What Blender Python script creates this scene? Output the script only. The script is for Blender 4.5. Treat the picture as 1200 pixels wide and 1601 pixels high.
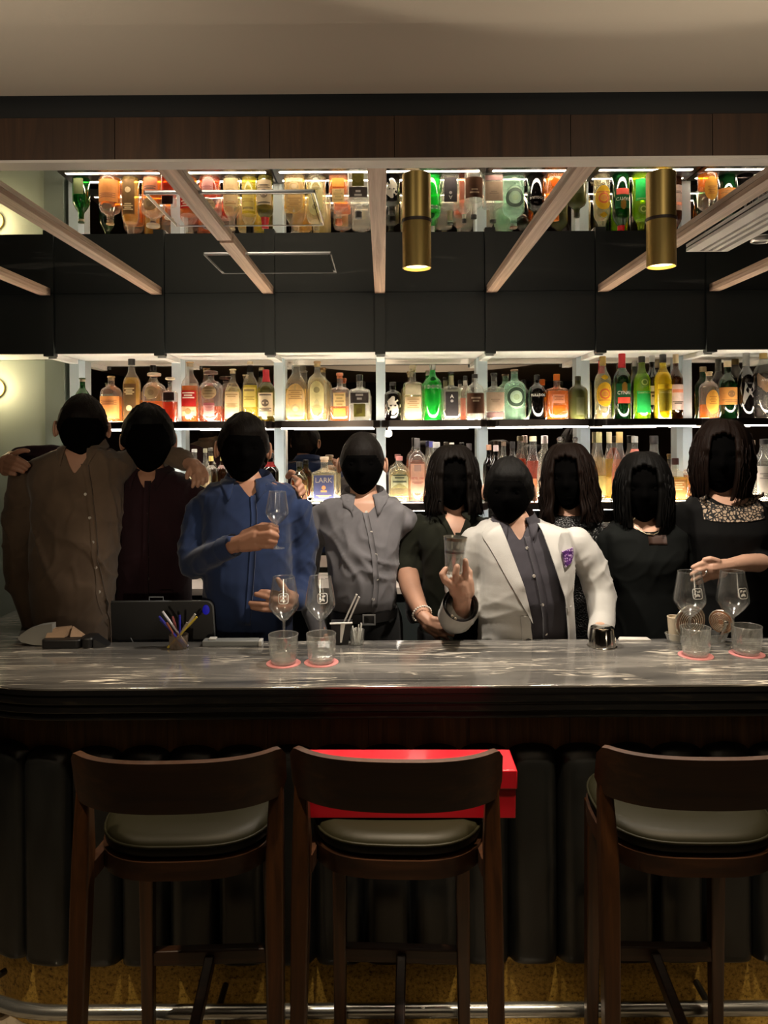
import bpy, bmesh, math, random
import numpy as np
from mathutils import Vector, Matrix, noise
from mathutils.bvhtree import BVHTree
from mathutils.geometry import tessellate_polygon

random.seed(7)
PI = math.pi
SC = bpy.context.scene
COL = SC.collection
for _o in list(bpy.data.objects):
    bpy.data.objects.remove(_o)

# ------------------------------------------------------------------ camera
FPX = 1156.0          # focal length in pixels of the 1200 x 1601 frame
CX, CY = 599.0, 680.0  # vanishing point of the level view axis
ZC = 1.78             # eye height
ROLL = 0.0065
cam_d = bpy.data.cameras.new('camera')
cam = bpy.data.objects.new('camera', cam_d)
COL.objects.link(cam)
cam.location = (0, 0, ZC)
cam.rotation_euler = (PI / 2, ROLL, 0)
cam_d.sensor_fit = 'AUTO'
cam_d.sensor_width = 36.0
cam_d.lens = FPX * 36.0 / 1601.0
cam_d.shift_y = -(800.5 - CY) / 1601.0
cam_d.shift_x = (600.0 - CX) / 1601.0
cam_d.clip_start = 0.05
cam_d.clip_end = 60
SC.camera = cam

SC.view_settings.view_transform = 'Standard'
SC.view_settings.look = 'None'
SC.view_settings.gamma = 1.0
SC.view_settings.use_curve_mapping = False
SC.view_settings.exposure = 1.12
SC.cycles.max_bounces = 10
SC.cycles.diffuse_bounces = 3
SC.cycles.glossy_bounces = 5
SC.cycles.transmission_bounces = 6
SC.cycles.transparent_max_bounces = 28
SC.cycles.caustics_reflective = False
SC.cycles.caustics_refractive = False
SC.cycles.sample_clamp_indirect = 4.0

# ------------------------------------------------------------------ world and room lamps
world = bpy.data.worlds.new('night_room')
SC.world = world
world.use_nodes = True
world.node_tree.nodes['Background'].inputs[0].default_value = (1.0, 0.86, 0.68, 1)
world.node_tree.nodes['Background'].inputs[1].default_value = 0.012


def spot(name, loc, target, watts, angle, blend=0.5, col=(1, 0.8, 0.55), radius=0.03):
    d = bpy.data.lights.new(name, 'SPOT')
    d.energy = watts
    d.spot_size = math.radians(angle)
    d.spot_blend = blend
    d.color = col
    d.shadow_soft_size = radius
    o = bpy.data.objects.new(name, d)
    COL.objects.link(o)
    o.location = loc
    o.rotation_euler = (Vector(target) - Vector(loc)).to_track_quat('-Z', 'Y').to_euler()
    return o


# recessed downlights of the guests' side: straight down on the stools, bar front and counter
DOWNLIGHTS = [(-1.2, 1.42, 40), (-0.42, 1.45, 32), (0.07, 1.45, 24), (0.62, 1.45, 48), (1.2, 1.42, 38)]
for (x, y, w) in DOWNLIGHTS:
    spot('downlight_beam', (x, y, 2.53), (x, 2.08, 0), w, 50, 0.55, (1, 0.78, 0.52))
spot('downlight_beam', (0.07, 1.60, 2.53), (0.06, 1.80, 0.99), 75, 22, 0.5, (1, 0.80, 0.58))
# wall lamps at the rear of the room, shining towards the bar
for (x, w, tx) in [(0.075, 125, -0.66), (2.7, 50, 0.3)]:
    spot('wall_lamp_beam', (x, -2.9, 1.80), (tx, 2.8, 1.76), w, 19.5, 1.0, (1, 0.82, 0.58), 0.05)
# added spots without fixtures, brightening the plaster ceiling in front of the bar
for (x, y, z, tx, ty, w, ang, bl) in [(-0.8, 0.75, 2.05, -0.8, 1.45, 7.5, 130, 1.0), (0.8, 0.75, 2.05, 0.8, 1.45, 7.5, 130, 1.0),
                                      (0.45, -1.0, 1.0, 0.45, -0.44, 44.0, 76, 0.03)]:
    spot('ceiling_fill_beam', (x, y, z), (tx, ty, 2.56), w, ang, bl, (1, 0.88, 0.70), 0.01)


# ------------------------------------------------------------------ pixel -> place helpers
def at(px, py, D):
    dx, dy = px - CX, CY - py
    c, s = math.cos(ROLL), math.sin(ROLL)
    return Vector(((dx * c + dy * s) * D / FPX, D, ZC + (-dx * s + dy * c) * D / FPX))


def sz(px, D):
    return px * D / FPX


# ------------------------------------------------------------------ geometry collector
class G:
    def __init__(self):
        self.v, self.f, self.m = [], [], []
        self.mi = 0

    def add(self, vs, fs):
        o = len(self.v)
        self.v += [tuple(p) for p in vs]
        self.f += [tuple(i + o for i in q) for q in fs]
        self.m += [self.mi] * len(fs)
        return self

    def box(self, lo, hi):
        x0, y0, z0 = lo
        x1, y1, z1 = hi
        return self.add([(x0, y0, z0), (x1, y0, z0), (x1, y1, z0), (x0, y1, z0), (x0, y0, z1), (x1, y0, z1), (x1, y1, z1), (x0, y1, z1)],
                        [(0, 3, 2, 1), (4, 5, 6, 7), (0, 1, 5, 4), (1, 2, 6, 5), (2, 3, 7, 6), (3, 0, 4, 7)])

    def hull8(self, P):
        return self.add(P, [(0, 3, 2, 1), (4, 5, 6, 7), (0, 1, 5, 4), (1, 2, 6, 5), (2, 3, 7, 6), (3, 0, 4, 7)])

    def beam(self, p0, p1, w, h, up=(0, 0, 1), w1=None, h1=None):
        p0, p1 = Vector(p0), Vector(p1)
        d = (p1 - p0).normalized()
        s = d.cross(Vector(up)).normalized()
        u = s.cross(d).normalized()
        w1 = w if w1 is None else w1
        h1 = h if h1 is None else h1
        P = []
        for (p, a, b) in ((p0, w / 2, h / 2), (p1, w1 / 2, h1 / 2)):
            P += [p - s * a - u * b, p + s * a - u * b, p + s * a + u * b, p - s * a + u * b]
        return self.add(P, [(0, 3, 2, 1), (4, 5, 6, 7), (0, 1, 5, 4), (1, 2, 6, 5), (2, 3, 7, 6), (3, 0, 4, 7)])

    def lathe(self, prof, n=24, c=(0, 0, 0), cap0=True, cap1=True, shape=None):
        """prof: (r, z) list, bottom to top. shape(theta) scales r -> (x, y)."""
        vs, fs = [], []
        for (r, z) in prof:
            for k in range(n):
                t = 2 * PI * k / n
                x, y = (r * math.cos(t), r * math.sin(t)) if shape is None else shape(r, t, z)
                vs.append((c[0] + x, c[1] + y, c[2] + z))
        for i in range(len(prof) - 1):
            for k in range(n):
                a, b = i * n + k, i * n + (k + 1) % n
                fs.append((a, b, b + n, a + n))
        if cap0:
            fs.append(tuple(reversed(range(n))))
        if cap1:
            fs.append(tuple((len(prof) - 1) * n + k for k in range(n)))
        return self.add(vs, fs)

    def tube(self, pts, r, n=10, closed=False, caps=True, flat=1.0):
        pts = [Vector(p) for p in pts]
        N = len(pts)
        rr = r if isinstance(r, (list, tuple)) else [r] * N
        vs, fs = [], []
        up = None
        for i, p in enumerate(pts):
            if closed:
                d = pts[(i + 1) % N] - pts[i - 1]
            else:
                d = pts[min(i + 1, N - 1)] - pts[max(i - 1, 0)]
            d = d.normalized() if d.length > 1e-9 else Vector((0, 0, 1))
            if up is None:
                a = Vector((0, 0, 1)) if abs(d.z) < 0.9 else Vector((1, 0, 0))
                up = (a - d * a.dot(d)).normalized()
            else:
                up = (up - d * up.dot(d))
                up = up.normalized() if up.length > 1e-6 else d.orthogonal().normalized()
            s = d.cross(up)
            for k in range(n):
                t = 2 * PI * k / n
                vs.append(p + (s * math.cos(t) + up * math.sin(t) * flat) * rr[i])
        M = N if closed else N - 1
        for i in range(M):
            for k in range(n):
                a, b = i * n + k, i * n + (k + 1) % n
                c_, d_ = ((i + 1) % N) * n + (k + 1) % n, ((i + 1) % N) * n + k
                fs.append((a, b, c_, d_))
        if caps and not closed:
            fs.append(tuple(reversed(range(n))))
            fs.append(tuple((N - 1) * n + k for k in range(n)))
        return self.add(vs, fs)

    def cyl(self, p0, p1, r0, r1=None, n=16):
        return self.tube([p0, p1], [r0, r0 if r1 is None else r1], n)

    def ball(self, c, r, nu=14, nv=8, sc=(1, 1, 1)):
        vs, fs = [], []
        c = Vector(c)
        vs.append(c + Vector((0, 0, -r * sc[2])))
        for i in range(1, nv):
            a = -PI / 2 + PI * i / nv
            for k in range(nu):
                t = 2 * PI * k / nu
                vs.append(c + Vector((r * sc[0] * math.cos(a) * math.cos(t), r * sc[1] * math.cos(a) * math.sin(t), r * sc[2] * math.sin(a))))
        vs.append(c + Vector((0, 0, r * sc[2])))
        for k in range(nu):
            fs.append((0, 1 + (k + 1) % nu, 1 + k))
        for i in range(nv - 2):
            for k in range(nu):
                a = 1 + i * nu + k
                b = 1 + i * nu + (k + 1) % nu
                fs.append((a, b, b + nu, a + nu))
        L = 1 + (nv - 2) * nu
        for k in range(nu):
            fs.append((L + k, L + (k + 1) % nu, L + nu))
        return self.add(vs, fs)

    def capsule(self, p0, r0, p1, r1, n=12):
        p0, p1 = Vector(p0), Vector(p1)
        self.ball(p0, r0, n, max(6, n // 2 + 1))
        if (p1 - p0).length > 1e-5:
            self.tube([p0, p1], [r0, r1], n)
            self.ball(p1, r1, n, max(6, n // 2 + 1))
        return self

    def chain(self, pts, n=12):
        """pts: list of (Vector, radius)"""
        for (a, b) in zip(pts[:-1], pts[1:]):
            self.capsule(a[0], a[1], b[0], b[1], n)
        return self

    def grid(self, fn, nu, nv, closed_u=False):
        vs = [fn(i / (nu if closed_u else nu - 1), j / (nv - 1)) for j in range(nv) for i in range(nu)]
        fs = []
        for j in range(nv - 1):
            for i in range(nu if closed_u else nu - 1):
                a, b = j * nu + i, j * nu + (i + 1) % nu
                fs.append((a, b, b + nu, a + nu))
        return self.add(vs, fs)

    def slab(self, poly, z0, z1):
        """vertical prism over a ccw polygon in xy"""
        n = len(poly)
        vs = [(x, y, z0) for x, y in poly] + [(x, y, z1) for x, y in poly]
        fs = [tuple(reversed(range(n))), tuple(range(n, 2 * n))]
        fs += [(k, (k + 1) % n, n + (k + 1) % n, n + k) for k in range(n)]
        return self.add(vs, fs)

    def prism(self, poly, fn0, fn1):
        """polygon (a, b) extruded between two placements fn(a, b) -> point"""
        n = len(poly)
        vs = [fn0(a, b) for a, b in poly] + [fn1(a, b) for a, b in poly]
        fs = [tuple(reversed(range(n))), tuple(range(n, 2 * n))]
        fs += [(k, (k + 1) % n, n + (k + 1) % n, n + k) for k in range(n)]
        return self.add(vs, fs)

    def move(self, fn, start=0):
        self.v[start:] = [tuple(fn(Vector(p))) for p in self.v[start:]]
        return self

    def mesh(self, name, mats, smooth=0.6, off=(0, 0, 0)):
        me = bpy.data.meshes.new(name)
        vs = self.v if off == (0, 0, 0) else [(p[0] - off[0], p[1] - off[1], p[2] - off[2]) for p in self.v]
        me.from_pydata(vs, [], self.f)
        for m in (mats if isinstance(mats, (list, tuple)) else [mats]):
            me.materials.append(m)
        if self.mi or any(self.m):
            me.polygons.foreach_set('material_index', self.m)
        if smooth:
            me.polygons.foreach_set('use_smooth', [True] * len(me.polygons))
            if smooth < 3:
                me.set_sharp_from_angle(angle=smooth)
        me.update()
        return me


def link(name, me, parent=None, loc=None, rot=None):
    o = bpy.data.objects.new(name, me)
    COL.objects.link(o)
    if parent is not None:
        o.parent = parent
    if loc is not None:
        o.location = loc
    if rot is not None:
        o.rotation_euler = rot
    return o


def part(name, g, mat, parent, smooth=0.6, world=False, bevel=0, loc=None):
    """a part under its thing; world=True: coordinates are in the room, shifted to the parent's base"""
    off = tuple(parent.location) if (world and parent is not None) else (0, 0, 0)
    if world and parent is not None and parent.parent is not None:
        off = tuple(Vector(off) + parent.parent.location)
    o = link(name, g.mesh(name, mat, smooth, off), parent, loc)
    if bevel:
        b = o.modifiers.new('bevel', 'BEVEL')
        b.width = bevel
        b.segments = 2
        b.limit_method = 'ANGLE'
        b.angle_limit = 0.7
    return o


def tag(o, label, cat, group=None):
    o['label'] = label
    o['category'] = cat
    if group:
        o['group'] = group
    return o


def thing(name, label, cat, loc=(0, 0, 0), rz=0, group=None):
    o = link(name, None, None, loc, (0, 0, rz))
    o.empty_display_size = 0.05
    return tag(o, label, cat, group)


def single(name, g, mat, label, cat, group=None, smooth=0.6, bevel=0):
    o = part(name, g, mat, None, smooth, bevel=bevel)
    return tag(o, label, cat, group)


def struct(name, g, mat, smooth=0.6, parent=None, bevel=0):
    o = part(name, g, mat, parent, smooth, bevel=bevel)
    if parent is None:
        o['kind'] = 'structure'
    return o


# ------------------------------------------------------------------ materials
MATS = {}


def nodes(name):
    m = bpy.data.materials.new(name)
    m.use_nodes = True
    nt = m.node_tree
    return m, nt, nt.nodes, nt.links, nt.nodes['Principled BSDF']


def plain(name, col, rough=0.5, metal=0.0, spec=0.5, coat=0.0, sheen=0.0):
    if name in MATS:
        return MATS[name]
    m, nt, N, L, p = nodes(name)
    p.inputs['Base Color'].default_value = (*col, 1)
    p.inputs['Roughness'].default_value = rough
    p.inputs['Metallic'].default_value = metal
    p.inputs['Specular IOR Level'].default_value = spec
    if coat:
        p.inputs['Coat Weight'].default_value = coat
        p.inputs['Coat Roughness'].default_value = 0.12
    if sheen:
        p.inputs['Sheen Weight'].default_value = sheen
    MATS[name] = m
    return m


def coords(N, L, scale=(1, 1, 1), rot=(0, 0, 0), kind='Object'):
    tc = N.new('ShaderNodeTexCoord')
    mp = N.new('ShaderNodeMapping')
    mp.inputs['Scale'].default_value = scale
    mp.inputs['Rotation'].default_value = rot
    L.new(tc.outputs[kind], mp.inputs['Vector'])
    return mp.outputs['Vector']


def ramp(N, L, src, stops):
    r = N.new('ShaderNodeValToRGB')
    el = r.color_ramp.elements
    while len(el) < len(stops):
        el.new(0.5)
    for e, (p, c) in zip(el, stops):
        e.position = p
        e.color = (*c, 1) if len(c) == 3 else c
    L.new(src, r.inputs['Fac'])
    return r.outputs['Color']


def noise_tex(N, L, vec, scale, detail=4, rough=0.55, dist=0.0):
    n = N.new('ShaderNodeTexNoise')
    n.inputs['Scale'].default_value = scale
    n.inputs['Detail'].default_value = detail
    n.inputs['Roughness'].default_value = rough
    n.inputs['Distortion'].default_value = dist
    L.new(vec, n.inputs['Vector'])
    return n.outputs['Fac']


def bump(N, L, p, src, strength=0.3, dist=0.01):
    b = N.new('ShaderNodeBump')
    b.inputs['Strength'].default_value = strength
    b.inputs['Distance'].default_value = dist
    L.new(src, b.inputs['Height'])
    L.new(b.outputs['Normal'], p.inputs['Normal'])


def fabric(name, col, rough=0.9, weave=900, amp=0.25, var=0.18, sheen=0.15):
    if name in MATS:
        return MATS[name]
    m, nt, N, L, p = nodes(name)
    v = coords(N, L)
    a = noise_tex(N, L, v, weave, 2)
    b = noise_tex(N, L, v, 9, 3)
    lo = tuple(c * (1 - var) for c in col)
    hi = tuple(min(1, c * (1 + var)) for c in col)
    L.new(ramp(N, L, b, [(0.3, lo), (0.7, hi)]), p.inputs['Base Color'])
    p.inputs['Roughness'].default_value = rough
    p.inputs['Specular IOR Level'].default_value = 0.2
    p.inputs['Sheen Weight'].default_value = sheen
    bump(N, L, p, a, amp, 0.002)
    MATS[name] = m
    return m


def wood(name, dark, light, axis='X', scale=1.0, rough=0.45, grain=30, coat=0.0):
    if name in MATS:
        return MATS[name]
    m, nt, N, L, p = nodes(name)
    s = {'X': (1.5, grain, grain), 'Y': (grain, 1.5, grain), 'Z': (grain, grain, 1.5)}[axis]
    v = coords(N, L, tuple(k * scale for k in s))
    a = noise_tex(N, L, v, 1.0, 6, 0.65, 0.8)
    L.new(ramp(N, L, a, [(0.3, dark), (0.55, tuple((p_ + q) / 2 for p_, q in zip(dark, light))), (0.72, light)]), p.inputs['Base Color'])
    p.inputs['Roughness'].default_value = rough
    if coat:
        p.inputs['Coat Weight'].default_value = coat
        p.inputs['Coat Roughness'].default_value = 0.25
    bump(N, L, p, a, 0.12, 0.002)
    MATS[name] = m
    return m


def emit(name, col, strength):
    if name in MATS:
        return MATS[name]
    m, nt, N, L, p = nodes(name)
    p.inputs['Base Color'].default_value = (*col, 1)
    p.inputs['Emission Color'].default_value = (*col, 1)
    p.inputs['Emission Strength'].default_value = strength
    MATS[name] = m
    return m


def clear(name, tint=(0.96, 0.97, 0.96), haze=0.06, hazecol=None, gloss=0.04, ior=1.45, trl=0.5, grough=0.06):
    """thin-walled glass or liquid: tinted see-through body, a little milky scatter and a Fresnel sheen"""
    if name in MATS:
        return MATS[name]
    m = bpy.data.materials.new(name)
    m.use_nodes = True
    nt = m.node_tree
    N, L = nt.nodes, nt.links
    N.remove(N['Principled BSDF'])
    out = N['Material Output']
    tr = N.new('ShaderNodeBsdfTransparent')
    tr.inputs['Color'].default_value = (*tint, 1)
    hc = hazecol or tint
    df = N.new('ShaderNodeBsdfDiffuse')
    df.inputs['Color'].default_value = (*hc, 1)
    tl = N.new('ShaderNodeBsdfTranslucent')
    tl.inputs['Color'].default_value = (*hc, 1)
    mx0 = N.new('ShaderNodeMixShader')
    mx0.inputs[0].default_value = trl
    L.new(df.outputs[0], mx0.inputs[1])
    L.new(tl.outputs[0], mx0.inputs[2])
    mx1 = N.new('ShaderNodeMixShader')
    mx1.inputs[0].default_value = haze
    L.new(tr.outputs[0], mx1.inputs[1])
    L.new(mx0.outputs[0], mx1.inputs[2])
    gl = N.new('ShaderNodeBsdfGlossy')
    gl.inputs['Roughness'].default_value = grough
    gl.inputs['Color'].default_value = (1, 1, 1, 1)
    fr = N.new('ShaderNodeLayerWeight')
    fr.inputs['Blend'].default_value = 0.5
    pw = N.new('ShaderNodeMath')
    pw.operation = 'POWER'
    pw.inputs[1].default_value = 3.0
    L.new(fr.outputs['Facing'], pw.inputs[0])
    ml = N.new('ShaderNodeMath')
    ml.operation = 'MULTIPLY_ADD'
    ml.inputs[1].default_value = 0.75
    ml.inputs[2].default_value = gloss
    L.new(pw.outputs[0], ml.inputs[0])
    mx2 = N.new('ShaderNodeMixShader')
    L.new(ml.outputs[0], mx2.inputs[0])
    L.new(mx1.outputs[0], mx2.inputs[1])
    L.new(gl.outputs[0], mx2.inputs[2])
    L.new(mx2.outputs[0], out.inputs['Surface'])
    MATS[name] = m
    return m


_TXT = {}


def text_shape(s, size=1.0, bold=0.0):
    """flat lettering as (verts, faces), centred, letter height about `size`"""
    key = (s, bold)
    if key not in _TXT:
        cu = bpy.data.curves.new('lettering', 'FONT')
        cu.body = s
        cu.align_x = 'CENTER'
        cu.align_y = 'CENTER'
        cu.resolution_u = 2
        cu.offset = bold
        o = bpy.data.objects.new('lettering', cu)
        COL.objects.link(o)
        dg = bpy.context.evaluated_depsgraph_get()
        me = bpy.data.meshes.new_from_object(o.evaluated_get(dg))
        _TXT[key] = ([tuple(v.co) for v in me.vertices], [tuple(p.vertices) for p in me.polygons])
        bpy.data.objects.remove(o)
        bpy.data.curves.remove(cu)
        bpy.data.meshes.remove(me)
    vs, fs = _TXT[key]
    return [(x * size, y * size) for x, y, z in vs], fs

# ================================================================== depths of the place (m from the eye)
DH = 3.555    # header and beam ends
DS = 3.85     # front of the shelf uprights
DM = 3.93     # mirror behind the bottles
DSF = 3.62    # front lip of the shelves
DB = 3.755    # bottle row
DK = 1.72     # wooden fascia over the guests' side of the bar
ZCEIL = at(CX, 455, DH).z
ZSOF = at(CX, 549, DH).z
Z_UP = at(CX, 657, DSF).z       # upper shelf top
Z_LO = at(CX, 784, DB).z        # lower shelf top
BAY = 0.5315
X0 = -0.012
UPX = [X0 + BAY * k for k in range(-4, 5)]

M_sage = plain('sage_paint', (0.31, 0.37, 0.325), 0.55)
M_head = plain('dark_green_paint', (0.027, 0.035, 0.035), 0.5)
M_steel = plain('pale_blue_grey_paint', (0.46, 0.56, 0.63), 0.45)
M_soffit = plain('white_lacquer', (0.78, 0.80, 0.80), 0.4)
M_shelf = plain('dark_bronze_shelf', (0.060, 0.048, 0.044), 0.28, 0.6)
M_led = emit('warm_led', (1.0, 0.84, 0.62), 30.0)
M_led2 = emit('neutral_led', (1.0, 0.90, 0.78), 14.0)
M_black = plain('black_gap', (0.006, 0.006, 0.006), 0.6)
M_wdark = wood('dark_oak', (0.016, 0.007, 0.003), (0.075, 0.032, 0.013), 'Z', 1.0, 0.5, 26)
M_oak = wood('pale_oak', (0.34, 0.21, 0.14), (0.74, 0.54, 0.42), 'Y', 1.0, 0.5, 60)
M_brass = plain('brushed_brass', (0.42, 0.30, 0.10), 0.42, 0.85)
M_chrome = plain('chrome', (0.62, 0.62, 0.62), 0.30, 0.85)


def mirror_mat(name, col, rough=0.0, smudge=0.0):
    m, nt, N, L, p = nodes(name)
    p.inputs['Base Color'].default_value = (*col, 1)
    p.inputs['Metallic'].default_value = 1.0
    p.inputs['Roughness'].default_value = rough
    if smudge:
        v = coords(N, L, (1.2, 3.5, 1))
        a = noise_tex(N, L, v, 1.6, 5, 0.6, 1.0)
        r = ramp(N, L, a, [(0.60, (0, 0, 0)), (0.78, (1, 1, 1))])
        df = N.new('ShaderNodeBsdfDiffuse')
        df.inputs['Color'].default_value = (0.55, 0.53, 0.5, 1)
        mx = N.new('ShaderNodeMixShader')
        ml = N.new('ShaderNodeMath')
        ml.operation = 'MULTIPLY'
        ml.inputs[1].default_value = smudge
        L.new(r, ml.inputs[0])
        L.new(ml.outputs[0], mx.inputs[0])
        L.new(p.outputs[0], mx.inputs[1])
        L.new(df.outputs[0], mx.inputs[2])
        L.new(mx.outputs[0], N['Material Output'].inputs['Surface'])
    return m


M_mirror = mirror_mat('tinted_mirror_glass', (0.62, 0.57, 0.52))
M_ceil = mirror_mat('polished_black_ceiling_glass', (0.80, 0.78, 0.75), 0.0, 0.05)

# ------------------------------------------------------------------ shell of the room
m, nt, N, L, p = nodes('terrazzo_floor')
v = coords(N, L)
a = N.new('ShaderNodeTexVoronoi')
a.inputs['Scale'].default_value = 45
L.new(v, a.inputs['Vector'])
L.new(ramp(N, L, a.outputs['Color'], [(0.2, (0.10, 0.075, 0.05)), (0.8, (0.42, 0.36, 0.27))]), p.inputs['Base Color'])
p.inputs['Roughness'].default_value = 0.35
M_floor = m
m, nt, N, L, p = nodes('warm_plaster')
v = coords(N, L)
a = noise_tex(N, L, v, 180, 3)
p.inputs['Base Color'].default_value = (0.56, 0.485, 0.395, 1)
p.inputs['Roughness'].default_value = 0.85
bump(N, L, p, a, 0.08, 0.002)
M_plaster = m
M_roomwall = plain('dark_brown_wall', (0.05, 0.036, 0.028), 0.7)

RX0, RX1, RY0, RY1 = -3.4, 3.4, -3.2, DM + 0.30
struct('floor', G().box((RX0, RY0, -0.06), (RX1, RY1, 0)), M_floor)
struct('floor_bar', G().box((-2.4, 2.62, 0.0), (2.4, 3.44, 0.12)), plain('rubber_mat', (0.02, 0.02, 0.02), 0.8))
struct('wall_left', G().box((RX0 - 0.1, RY0, 0), (RX0, RY1, 2.7)), M_roomwall)
struct('wall_right', G().box((RX1, RY0, 0), (RX1 + 0.1, RY1, 2.7)), M_roomwall)
struct('wall_rear', G().box((RX0, RY0 - 0.1, 0), (RX1, RY0, 2.7)), M_roomwall)
WB = struct('wall_back', G().box((RX0, DM + 0.03, 0), (RX1, DM + 0.13, 2.7)), M_roomwall)
# sage wall panels either side of the shelving, flush with the uprights
zt = ZSOF
xs = UPX[1] - 0.05
g = G().box((RX0, DS + 0.012, 0), (xs - 0.105, DM + 0.03, zt))
struct('wall_panel_left', g, M_sage)
struct('trim_1', G().box((xs - 0.10, DS - 0.005, 0), (xs, DM + 0.03, zt)), plain('sage_trim', (0.17, 0.205, 0.18), 0.5))
struct('wall_panel_right', G().box((UPX[8] + 0.05, DS + 0.012, 0), (RX1, DM + 0.03, zt)), M_sage)

# guests' ceiling: plaster, a shadow gap and a dark oak fascia
ZP = at(CX, 150, DK).z
zf0, zf1 = at(CX, 247, DK).z, at(CX, 181, DK).z
struct('ceiling_plaster', G().box((RX0, RY0, ZP), (RX1, DK - 0.012, ZP + 0.05)), M_plaster)
struct('trim_2', G().box((RX0, DK + 0.012, zf1 - 0.001), (RX1, DK + 0.05, ZP + 0.05)), M_black)
fas = struct('trim_3', G().box((RX0, DK + 0.018, zf0), (RX1, DK + 0.05, zf1)), M_wdark)
fx = RX0
k = 0
while fx < RX1 - 0.01:                   # veneer boards of the fascia
    w = [0.36, 0.29, 0.41, 0.33][k % 4]
    part('board', G().box((fx + 0.0008, DK, zf0), (min(fx + w, RX1) - 0.0008, DK + 0.018, zf1 - 0.0005 * (k % 2))), M_wdark, fas)
    fx += w
    k += 1
struct('trim_4', G().box((RX0, DK - 0.001, zf0 - 0.006), (RX1, DK + 0.05, zf0)), plain('pale_edge_trim', (0.55, 0.50, 0.45), 0.4))

# bar ceiling: black mirror glass with oak battens
CE = struct('ceiling', G().box((RX0, DK + 0.05, ZCEIL), (RX1, DH + 0.02, ZCEIL + 0.04)), M_ceil)
struct('ceiling_service', G().box((RX0, DH + 0.02, ZCEIL), (RX1, RY1, ZCEIL + 0.04)), M_black)
hatches = [(-0.432, 2.26, 0.484, 0.33), (-0.436, 2.97, 0.484, 0.33)]
bh = 0.017
for k, x in enumerate(UPX):
    if abs(x) > 2.2:
        continue
    me_g = G()
    w = 0.049
    me_g.box((x - w / 2, DK + 0.05, ZCEIL - bh), (x + w / 2, DH - 0.03, ZCEIL - 0.0005))
    if abs(x + 0.541) < 0.03:                # batten cut where the near hatch opens
        me_g = G()
        me_g.box((x - w / 2, DK + 0.05, ZCEIL - bh), (x + w / 2, 2.555, ZCEIL - 0.0005))
        me_g.box((x - w / 2, 2.585, ZCEIL - bh), (x + w / 2, DH - 0.03, ZCEIL - 0.0005))
    part('batten', me_g, M_oak, CE)

# ceiling access hatches with bright metal edging
M_hatch = mirror_mat('hatch_glass', (0.66, 0.65, 0.62))
for k, (hx, hy, hw, hd) in enumerate(hatches):
    t = thing('ceiling_hatch', ['near ceiling hatch with chrome edging, closest to the oak fascia', 'far ceiling hatch with chrome edging, closest to the dark header'][k], 'ceiling hatch', (hx, hy, ZCEIL), 0, 'ceiling hatches')
    g = G()
    e = 0.003
    for (a0, b0, a1, b1) in ((-hw / 2, -hd / 2, hw / 2, -hd / 2 + e), (-hw / 2, hd / 2 - e, hw / 2, hd / 2), (-hw / 2, -hd / 2, -hw / 2 + e, hd / 2), (hw / 2 - e, -hd / 2, hw / 2, hd / 2)):
        g.box((a0, b0, -0.005), (a1, b1, 0.0))
    part('frame', g, M_chrome, t)
    part('hatch_panel', G().box((-hw / 2 + 0.012, -hd / 2 + 0.012, -0.004), (hw / 2 - 0.012, hd / 2 - 0.012, -0.002)), M_hatch, t)

# long white air grille on the right
t = thing('air_grille', 'long white slotted air grille in the bar ceiling at the right', 'air vent', (0, 0, 0))
a0 = at(1076, 393, 2.53 * 0.985)
gx0 = (1076 - CX) * (ZCEIL - 0.01 - ZC) / (CY - 394)
gD1 = FPX * (ZCEIL - 0.01 - ZC) / (CY - 394)
gD0 = 1.85
gw = 0.155
pw_ = plain('white_grille', (0.72, 0.68, 0.66), 0.5)
g = G()
for (a, b) in ((0, 0.045), (gw - 0.03, gw)):
    g.box((gx0 + a, gD0, ZCEIL - 0.014), (gx0 + b, gD1, ZCEIL - 0.002))
g.box((gx0, gD1, ZCEIL - 0.014), (gx0 + gw, gD1 + 0.012, ZCEIL - 0.002))
part('frame', g, pw_, t)
for a in (0.060, 0.092):
    part('slat', G().box((gx0 + a, gD0, ZCEIL - 0.013), (gx0 + a + 0.017, gD1, ZCEIL - 0.003)), pw_, t)
part('duct', G().box((gx0 + 0.04, gD0, ZCEIL - 0.0035), (gx0 + gw - 0.02, gD1, ZCEIL - 0.001)), M_black, t)

# small recessed chrome lamp at the right edge
cD = FPX * (ZCEIL - ZC) / (CY - 378)
t = thing('recessed_lamp', 'small round chrome recessed lamp beside the white air grille', 'ceiling lamp', ((1192 - CX) * cD / FPX, cD, ZCEIL))
g = G()
g.tube([(0.032 * math.cos(q * PI / 12), 0.032 * math.sin(q * PI / 12), -0.004) for q in range(24)], 0.006, 8, True)
part('trim_ring', g, M_chrome, t)
part('lens', G().lathe([(0.026, -0.004), (0.026, -0.001)], 20), plain('lamp_lens', (0.6, 0.58, 0.54), 0.2), t)

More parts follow.
